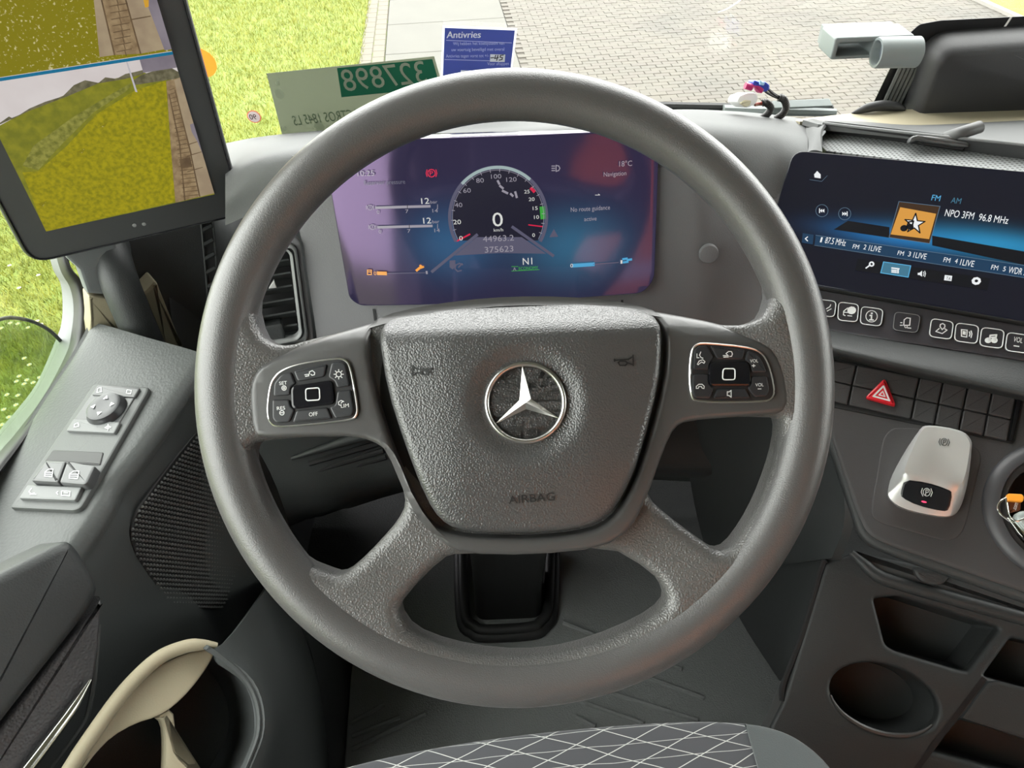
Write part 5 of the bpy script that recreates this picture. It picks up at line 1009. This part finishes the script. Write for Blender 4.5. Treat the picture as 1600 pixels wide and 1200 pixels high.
kb_ = cr(560, 0, 4)
fblue = film('film_blue', lin(88, 100, 172), .45); fwhite = film('film_white', (.85, .86, .90, 1), .5); fline = film('film_blueline', lin(205, 210, 240), .5)
bs = thing('antifreeze_sticker', 'blue and white Antivries sticker on the windscreen above the wheel', 'sticker', WS.pt(750, 120))
part(MB().slab(WS, wsp([(526, 158), (993, 176), (948, 540), (513, 535)], kb_), [(0, .0003), (0, .0007)]), 'sticker_film', fwhite, bs)
part(MB().slab(WS, wsp([(540, 172), (978, 188), (938, 530), (526, 525)], kb_), [(0, .0008), (0, .0011)]), 'blue_field', fblue, bs)
rB = -.03
m = MB()
for s, x, y, h, wd_ in (('Antivries', 550, 238, 42, 214), ): X_, Y_ = kb_([(x, y)])[0]; m.text(WS, s, X_, Y_, h / 4, wpx=wd_ / 4, w=.0014, rot=rB, shear=.15); m.text(WS, s, X_ + .6, Y_, h / 4, wpx=wd_ / 4, w=.0015, rot=rB, shear=.15)
part(m, 'title_print', fwhite, bs, smooth=0)
m = MB()
for s, x, y, h, wd_ in (('Wij hebben het koelsysteem van', 592, 282, 20, 320), ('uw voertuig beveiligd met overal', 582, 320, 20, 330), ('Antivries tegen vorst tot +/-', 548, 360, 20, 268), ('Voor aftappen', 806, 408, 20, 134)): X_, Y_ = kb_([(x, y)])[0]; m.text(WS, s, X_, Y_, h / 4, wpx=wd_ / 4, w=.0014, rot=rB)
m.stroke(WS, [kb_([(550, 252), (958, 268)]), kb_([(540, 372), (820, 380)])], .0008, .0014); part(m, 'text_print', fline, bs, smooth=0)
part(MB().slab(WS, wsp([(824, 336), (918, 338), (914, 384), (822, 382)], kb_), [(0, .0012), (0, .0015)]), 'value_field', fwhite, bs)
part(MB().slab(WS, wsp([(640, 436), (790, 440), (786, 500), (636, 496)], kb_), [(0, .0012), (0, .0015)]), 'value_field', fwhite, bs)
m = MB(); m.stroke(WS, [kb_(q_) for q_ in ([(828, 362), (846, 360)], [(858, 346), (852, 366), (874, 360)], [(872, 346), (864, 378)], [(906, 344), (888, 346), (886, 358), (900, 360), (898, 372), (880, 376)])], .0012, .0018); part(m, 'handwriting', M['gap'], bs, smooth=0)
rs = thing('speed_sticker', 'small round white sticker with red ring and mirrored 90', 'sticker', WS.pt(397, 193))
c_ = WS.uv(397, 182); R3 = WS.uv(408, 182)[0] - c_[0]
part(MB().slab(WS, circ(*c_, R3, 28), [(0, .0003), (0, .0006)]), 'red_ring', film('film_red', (.62, .30, .20, 1), .5), rs); part(MB().slab(WS, circ(*c_, R3 * .84, 28), [(0, .0007), (0, .0009)]), 'white_disc', fwhite, rs)
m = MB(); m.text(WS, '90', 391, 187, 8, wpx=11, w=.0012, mirror=True); part(m, 'digits', M['gap'], rs, smooth=0)
c_ = WS.uv(314, 98); solo(MB().slab(WS, circ(*c_, abs(WS.uv(338, 98)[0] - c_[0]), 32), [(0, .0003), (0, .0008)]), 'round_sticker', film('film_orange', (.95, .42, .10, 1), .55), 'round orange sticker on the windscreen partly behind the mirror display', 'sticker')
m = MB(); pts = [(1122, 19), (1134, 15), (1146, 8), (1160, -2), (1172, -12)]; m.tube([WS.pt(x, y, .001) for x, y in pts], [.0004, .0016, .0016, .0014], 6, 4, flat=.4); solo(m, 'white_strand', M['white'], 'thin curved white strand stuck to the windscreen at the top', 'strand')

# camera cover at the windscreen foot with black glass border
cv = thing('camera_cover', 'large black plastic cover at the windscreen foot with ribbed side', 'cover', WS.pt(1480, 172))
part(MB().slab(WS, fillet(wsp([(500, 690), (640, 400), (775, 150), (850, 80), (1000, 52), (1600, 22), (2600, -20), (2600, 690)], c2), .004), [(0, .0002), (0, .0012)]), 'glass_border', mat('glass_border', (.010, .010, .011), .35), cv)
cvo = [(690, 720), (905, 135), (1600, 84), (2500, 40), (2500, 720)]
part(MB().slab(WS, fillet(wsp(cvo, c2), .03, 6), [(0, .001), (.0005, .020), (.003, .032), (.007, .041), (.012, .044)]), 'cover_shell', mat('cover_black', (.030, .030, .032), .5, bump=(900, .3)), cv, smooth=60)
for k in range(5):
    a, b2 = c2([(600 + k * 28, 650), (720 + k * 30, 390)]); m = MB(); m.tube([WS.pt(*a, .006), WS.pt(*b2, .006)], .003, 6, 1); part(m, 'side_slat', mat('slat_grey', (.10, .105, .10), .5) if k == 0 else bpy.data.materials['slat_grey'], cv)
m = MB(); m.tube([WS.pt(x, y, .03) for x, y in c2([(370, 722), (480, 680), (590, 664), (690, 672), (745, 690)])], [.002, .006, .007, .006, .003], 10, 5); part(m, 'rubber_foot', M['rubber'], cv)
m = MB(); m.stroke(WS, [c2([(1505, 36), (1468, 92)])], .003, .0016); part(m, 'border_gap', M['white'], cv, smooth=0)
# grey sensor bracket clipped to the cover
br_ = thing('sensor_bracket', 'light grey plastic bracket with hollow round tube clipped beside the black cover', 'bracket', onY(1400, 100, .50))
gp = mat('bracket_grey', (.19, .215, .215), .45)
A0 = onY(*c2p(245, 330), .49); A1 = onY(*c2p(285, 185), .49); A2 = onY(*c2p(800, 200), .49)
x0, x1 = A0.x - .006, A2.x; z0, z1 = A0.z + .0, A1.z + .002
HB = Pl((0, .535, 0), (0, -1, 0)); m = fill2d(HB, [rect(x0, z0, x1, z1, .003, 3), rect(x0 + .006, z0 + .004, onY(*c2p(520, 250), .49).x, z1 - .006, .002, 3)], .020, .002, .026); part(m, 'bracket_frame', gp, br_)
m = MB().box((x0 + .004, .535, z0 + .002), (x1 - .004, .545, z1 - .002)); part(m, 'bracket_back', mat('bracket_shade', (.24, .26, .26), .5), br_)
tc_ = onY(*c2p(560, 285), .475); te = onY(*c2p(835, 280), .475); Rt = .0168
m = MB().lathe(tc_, (te - tc_).normalized() * 1, [(Rt * .72, .012), (Rt * .72, -.001), (Rt * .8, -.003), (Rt * .95, -.003), (Rt, 0), (Rt, (te - tc_).length), (Rt * .8, (te - tc_).length + .002), (.001, (te - tc_).length + .002)], 36); part(m, 'hollow_tube', gp, br_, smooth=50)
m = MB().lathe(tc_ + (te - tc_).normalized() * .008, -(te - tc_), [(Rt * .7, 0), (Rt * .7, .001), (.001, .001)], 24); part(m, 'tube_bottom', mat('tube_dark', (.15, .17, .20), .4), br_)
# two cables with plugs on the far dash edge
kw = cr(1130, 100, 8.889); YW = .53
def yw(p, Y=YW): return onY(*kw([p])[0], Y)
cdt = mat('conduit', (.020, .018, .018), .45)
def conduit(pts, nm, par, r=.0048):
    P = cat([yw(p, Y) for p, Y in pts], 10); e = MB(); rr = [r * (1 if i % 2 else .84) for i in range(len(P))]
    e.tube(P, rr, 10, 1); part(e, nm, cdt, par)
ca = thing('cable_with_white_plug', 'short black cable with a white connector plug on the dashboard edge', 'cable', yw((560, 750), .53))
conduit([((530, 760), .535), ((620, 690), .53), ((660, 600), .525), ((590, 535), .52), ((540, 545), .52)], 'conduit', ca)
for a, b2, c in (((545, 540), (440, 555), (.45, .06, .04)), ((545, 560), (440, 575), (.30, .10, .05))):
    m = MB(); m.tube([yw(a, .52), yw(((a[0] + b2[0]) / 2, a[1] + 4), .518), yw(b2, .515)], .0014, 6, 4); part(m, 'wire', mat('wire_red', c, .4), ca)
PQ = Pl(yw((320, 490), .515), (.25, -.85, .3)); m = MB().plate(PQ, fillet(PQ.uvs(kw([(165, 520), (200, 440), (320, 395), (440, 400), (470, 470), (430, 560), (310, 610), (230, 570)])), .003), -.018, .004, .002); pw_ = part(m, 'white_plug', M['white'], ca)
m = MB().plate(PQ, fillet(PQ.uvs(kw([(230, 545), (300, 500), (390, 510), (370, 575), (310, 600)]), .005), .002), .003, .006, .001); part(m, 'plug_latch', mat('plug_cream', (.62, .58, .40), .5), pw_)
cb2 = thing('cable_with_coloured_plugs', 'short black cable with blue and magenta connector plugs on the dashboard edge', 'cable', yw((770, 750), .53))
conduit([((730, 765), .535), ((830, 690), .53), ((875, 590), .525), ((840, 490), .52), ((770, 465), .52)], 'conduit', cb2)
for a, b2 in (((780, 460), (610, 340)), ((775, 475), (590, 385)), ((785, 470), (625, 350))):
    m = MB(); m.tube([yw(a, .52), yw(((a[0] + b2[0]) / 2, (a[1] + b2[1]) / 2 + 8), .518), yw(b2, .515)], .0017, 6, 4); part(m, 'wire', cdt, cb2)
PB = Pl(yw((480, 300), .513), (.1, -.9, .3)); m = MB().plate(PB, fillet(PB.uvs(kw([(385, 265), (405, 218), (470, 240), (560, 240), (625, 290), (625, 350), (560, 390), (490, 370), (400, 300)])), .002), -.010, .006, .002); part(m, 'blue_plug', mat('plug_blue', (.02, .05, .38), .35, coat=.3), cb2)
m = MB().plate(PB, fillet(PB.uvs(kw([(495, 225), (570, 262), (555, 300), (500, 290)]), .006), .001), .005, .009, .001); part(m, 'plug_window', mat('plug_sky', (.35, .60, .85), .3), cb2)
m = MB(); m.tube([PB.pt(*kw([(305, 300)])[0], .002), PB.pt(*kw([(400, 325)])[0], .002)], .0042, 10, 1); m.add(*(lambda e: (e.v, e.f))(MB().plate(PB, fillet(PB.uvs(kw([(390, 300), (470, 300), (540, 350), (500, 412), (450, 370)])), .002), -.004, .0075, .001))); part(m, 'magenta_plug', mat('plug_magenta', (.42, .02, .13), .35, coat=.3), cb2)
# wiper outside
wi = thing('wiper', 'dark windscreen wiper lying along the outside foot of the glass', 'wiper', onY(1160, 172, .68))
a, b2 = onY(960, 164, .68), onY(1300, 170, .68); m = MB(); m.tube([a, b2], .006, 8, 1); part(m, 'wiper_blade', M['rubber'], wi)
a, b2 = onY(1130, 172, .67), onY(1305, 176, .67); m = MB(); m.tube([a, b2], [.008, .006], 8, 1); part(m, 'wiper_arm', mat('wiper_grey', (.16, .18, .18), .5), wi)
part(MB().plate(Pl(onY(1265, 163, .665), (0, -.6, .8)), [(-.055, -.006), (.032, -.006), (.028, .006), (-.055, .006)], 0, .004, .001), 'wiper_cap', bpy.data.materials['wiper_grey'], wi)

# ================================================================== outside
DIRA = math.atan(.075)
def gxy(s, f): return V((s * math.cos(DIRA) - f * math.sin(DIRA), s * math.sin(DIRA) + f * math.cos(DIRA)))      # along / across the kerb line
def sp_of(x, y): p = onZ(x, y, GZ); return (p.x * math.cos(DIRA) + p.y * math.sin(DIRA), -p.x * math.sin(DIRA) + p.y * math.cos(DIRA))
S_sl = (sp_of(611, 0)[0] + sp_of(597, 87)[0]) / 2; S_sr = (sp_of(777, 0)[0] + sp_of(817, 100)[0]) / 2; S_g = (sp_of(583, 0)[0] + sp_of(565, 90)[0]) / 2 - .05
GP = Pl((0, 0, GZ), (0, 0, 1), right=(1, 0, 0))
# soil under everything
m = MB().box((-60, -40, GZ - .4), (60, 60, GZ - .06)); tag(part(m, 'ground', mat('ground_soil', (.08, .075, .055), .9), smooth=0), kind='structure')
# grass: turf sheet plus blades
gc1, gc2 = (.36, .56, .04), (.46, .60, .08)
turf = mat('turf', (.095, .113, .007), .9, var=(6, (.10, .138, .017)), bump=(60, .8, 'n', .02))
m = MB(); a = [gxy(-60, -40), gxy(S_g, -40), gxy(S_g, 60), gxy(-60, 60)]; m.slab(GP, [tuple(p) for p in a], [(0, -.08), (0, -.015)]); tag(part(m, 'lawn', turf, smooth=0), 'bright green roadside lawn left of the brick gutter', 'lawn', kind='stuff')
def blades(n, reg, h, wd_, name, label):
    s0, s1, f0, f1 = reg; s = rng.uniform(s0, s1, n); f = rng.uniform(f0, f1, n); c, sn = math.cos(DIRA), math.sin(DIRA)
    x = s * c - f * sn; y = s * sn + f * c; hh = h * rng.uniform(.5, 1.3, n); an = rng.uniform(0, 6.28, n); lean = rng.uniform(.2, .9, n) * hh; la = rng.uniform(0, 6.28, n)
    v = np.zeros((n, 3, 3)); dx, dy = np.cos(an) * wd_ / 2, np.sin(an) * wd_ / 2
    v[:, 0] = np.stack([x - dx, y - dy, np.full(n, GZ - .02)], 1); v[:, 1] = np.stack([x + dx, y + dy, np.full(n, GZ - .02)], 1); v[:, 2] = np.stack([x + np.cos(la) * lean, y + np.sin(la) * lean, GZ - .02 + hh], 1)
    me = bpy.data.meshes.new(name); me.vertices.add(n * 3); me.vertices.foreach_set('co', v.reshape(-1)); me.loops.add(n * 3); me.loops.foreach_set('vertex_index', np.arange(n * 3)); me.polygons.add(n); me.polygons.foreach_set('loop_start', np.arange(n) * 3); me.update(); me.validate()
    bl = bpy.data.materials.get('grass_blade') or mat('grass_blade', (.095, .120, .005), .7, var=(9, (.17, .175, .013)))
    me.materials.append(bl); o = bpy.data.objects.new(name, me); COL.objects.link(o); tag(o, label, 'grass', kind='stuff')
blades(90000, (-5.2, -2.0, -.2, 3.8), .055, .005, 'grass', 'short bright grass beside the truck seen through the side window')
blades(110000, (-9, S_g + .03, 6.0, 15), .06, .009, 'grass', 'short bright grass ahead of the truck seen through the windscreen')
blades(70000, (-7, S_g + .03, 3.4, 6.2), .055, .008, 'grass', 'short bright grass between the side window view and the windscreen view')
# white daisies in the grass by the side window
dz = [(kd([(x, y)])[0]) for x, y in ()] + [(16, 505), (28, 506), (44, 512), (58, 502), (2, 513), (64, 507), (46, 570), (30, 588), (42, 594), (26, 596), (62, 590), (52, 598), (38, 600), (11, 617), (28, 618), (14, 652), (25, 633), (3, 664), (38, 560), (6, 640), (60, 430), (30, 450), (15, 415)]
pet = mat('petal_white', (.20, .20, .17), .6); yel = mat('flower_yellow', (.75, .5, .05), .6); proto = None
for i, (x, y) in enumerate(dz):
    p = onZ(x, y, GZ + .05)
    if proto is None:
        o_ = p; proto = thing('daisy', 'small white daisy in the grass outside the side window', 'flower', p, 'daisies in the roadside grass')
        e = MB()
        for k in range(9): a = k * 2 * math.pi / 9; d = V((math.cos(a), math.sin(a), 0)); n = V((-d.y, d.x, 0)); e.add([o_ + d * .002, o_ + d * .012 - n * .004 + V((0, 0, .002)), o_ + d * .016 + V((0, 0, .003)), o_ + d * .012 + n * .004 + V((0, 0, .002))], [(0, 1, 2, 3)])
        part(e, 'petals', pet, proto, smooth=0); part(MB().lathe(o_, (0, 0, 1), [(.005, 0), (.004, .003), (.001, .004)], 8), 'flower_centre', yel, proto); m = MB(); m.tube([o_ + V((0, 0, -.07)), o_], .0012, 5, 1); part(m, 'stem', bpy.data.materials['grass_blade'], proto)
    else:
        c = proto.copy(); COL.objects.link(c); c.location = p
        for ch in list(proto.children): d = ch.copy(); COL.objects.link(d); d.parent = c
# brick gutter
gu = thing('brick_gutter', 'narrow strip of worn bricks between the lawn and the concrete slabs', 'gutter', (*gxy((S_g + S_sl) / 2, 8), GZ - .06))
part(MB().slab(GP, [tuple(gxy(S_g, -2)), tuple(gxy(S_sl, -2)), tuple(gxy(S_sl, 30)), tuple(gxy(S_g, 30))], [(0, -.06), (0, -.02)]), 'gutter_bed', mat('gutter_bed', (.11, .10, .07), .9, var=(7, (.09, .13, .02), .5, .62)), gu)
brm = mat('gutter_brick', (.085, .075, .056), .85, var=(5, (.068, .062, .045)), bump=(80, .5, 'n', .004))
def quadbrick(s0, s1, f0, f1, z0, z1): 
    q = [tuple(gxy(s, f)) for s, f in ((s0, f0), (s1, f0), (s1, f1), (s0, f1))]; return MB().slab(GP, q, [(0, z0), (0, z1 - .004), (.004, z1)])
bw = (S_sl - S_g) / 2
bme = None
for i in range(30):
    for j in range(2):
        f0 = 7.0 + i * .215 + (j % 2) * .1; s0 = S_g + j * bw
        if bme is None: o = part(quadbrick(s0 + .006, s0 + bw - .006, f0, f0 + .205, -.03, -.008), 'brick', brm, gu, smooth=0); bme = o; b0 = V(gxy(s0, f0)).to_3d(); l0 = o.location.copy()
        else: o = bme.copy(); COL.objects.link(o); o.location = l0 + V(gxy(s0, f0)).to_3d() - b0
# concrete slabs
cs = thing('concrete_strip', 'row of pale concrete slabs running ahead of the truck', 'pavement', (*gxy((S_sl + S_sr) / 2, 8), GZ - .06))
cmn = mat('concrete', (.060, .058, .049), .85, var=(2.5, (.065, .063, .053)), bump=(120, .4, 'n', .003))
ys = [sp_of(700, y)[1] for y in (130, 79, 33)]; stp_ = ys[2] - ys[1]; f = ys[1] - 5 * stp_
for i in range(14): part(quadbrick(S_sl + .01, S_sr - .008, f + i * stp_ + .008, f + (i + 1) * stp_ - .008, -.1, 0), 'slab', cmn, cs, smooth=0)
# pavers: the nearest in view as single bricks, the rest joined
pv = thing('brick_paving', 'wide yard of pale interlocking brick pavers in front of the truck', 'pavement', (*gxy(3, 8), GZ - .06))
part(MB().slab(GP, [tuple(gxy(S_sr, -2)), tuple(gxy(16, -2)), tuple(gxy(16, 22)), tuple(gxy(S_sr, 22))], [(0, -.06), (0, -.012)]), 'paving_bed', mat('paving_bed', (.048, .042, .034), .9), pv)
pms = [mat('paver_%s' % n, c, .85, var=(3, c2_, .4, .7), bump=(150, .4, 'n', .002)) for n, c, c2_ in (('sand', (.058, .053, .042), (.040, .038, .032)), ('buff', (.061, .055, .043), (.042, .039, .033)), ('rose', (.059, .052, .042), (.041, .038, .032)))]
for pm_ in pms:                                        # stains spread over many bricks: texture by place in the yard
    t = pm_.node_tree; g_ = t.nodes.new('ShaderNodeNewGeometry')
    for n in t.nodes:
        if n.type == 'TEX_NOISE' and n.inputs['Scale'].default_value == 3: t.links.new(g_.outputs['Position'], n.inputs['Vector']); n.inputs['Scale'].default_value = .55
        if n.type == 'MAP_RANGE': n.inputs[1].default_value = .52; n.inputs[2].default_value = .72
def vis(p):
    q = p - CAM; z = q.dot(FWD); x, y = 800 + F * q.dot(RT) / z, 600 - F * q.dot(UP) / z
    return x, y
PWD, PDP = .175, .088; cand = []; rest = [MB(), MB(), MB()]; nr = int(9 / PDP)
for i in range(int(5.6 / PDP), int(15 / PDP)):
    for j in range(0, int((10 - S_sr) / PWD)):
        s0 = S_sr + (j + (.5 if i % 2 else 0)) * PWD; f0 = i * PDP; p = V((*gxy(s0 + .1, f0 + .05), GZ)); x, y = vis(p)
        inv = -30 < x < 1640 and -30 < y < 190; show = 700 < x < 1400 and 20 < y < 172 and not (x < 1230 and y > 112 + max(0, (x - 900)) * .17 and x < 1060)
        cand.append(((-(y)) if show else 1e6, s0, f0, inv))
cand.sort(); pme = [None] * 3; n_s = 0
for key, s0, f0, inv in cand:
    k = random.randrange(3); dzp = random.uniform(-.003, .002)
    if key < 1e5 and n_s < 300:
        n_s += 1
        if pme[k] is None: o = part(quadbrick(s0 + .003, s0 + PWD - .003, f0 + .003, f0 + PDP - .003, -.05, 0), 'paver', pms[k], pv, smooth=0); pme[k] = (o, V(gxy(s0, f0)).to_3d(), o.location.copy())
        else: o = pme[k][0].copy(); COL.objects.link(o); o.location = pme[k][2] + V(gxy(s0, f0)).to_3d() - pme[k][1] + V((0, 0, dzp))
    else:
        q = [V((*gxy(s, f), GZ + dzp)) for s, f in ((s0 + .003, f0 + .003), (s0 + PWD - .003, f0 + .003), (s0 + PWD - .003, f0 + PDP - .003), (s0 + .003, f0 + PDP - .003))]
        rest[0].add(q + [v - V((0, 0, .03)) for v in q], [(0, 1, 2, 3), (0, 4, 5, 1), (1, 5, 6, 2), (2, 6, 7, 3), (3, 7, 4, 0)], k)
part(rest[0], 'distant_pavers', pms, pv, smooth=0, kind='stuff')
# verge at the far right of the yard
vg = [(-1, 0), (0, 1)]
p0, p1 = onZ(1440, -40, GZ), onZ(1600, 32, GZ)
m = MB(); d = (p1 - p0).normalized(); n = V((-d.y, d.x, 0)); n = n if n.y > 0 else -n; q = [p0 - d * 6, p1 + d * 6, p1 + d * 6 + n * 8, p0 - d * 6 + n * 8]; m.slab(GP, [(v.x, v.y) for v in q], [(0, -.05), (0, .03)]); solo(m, 'grass_verge', turf, 'strip of green grass beyond the yard at the upper right', 'grass', kind='stuff', smooth=0)
m = MB().slab(GP, [(v.x, v.y) for v in (p0 - d * 6, p1 + d * 6, p1 + d * 6 - n * .08, p0 - d * 6 - n * .08)], [(0, -.05), (0, .04)]); solo(m, 'kerb', mat('kerb_white', (.2, .19, .17), .8), 'pale kerb edging the far grass verge', 'kerb', smooth=0)
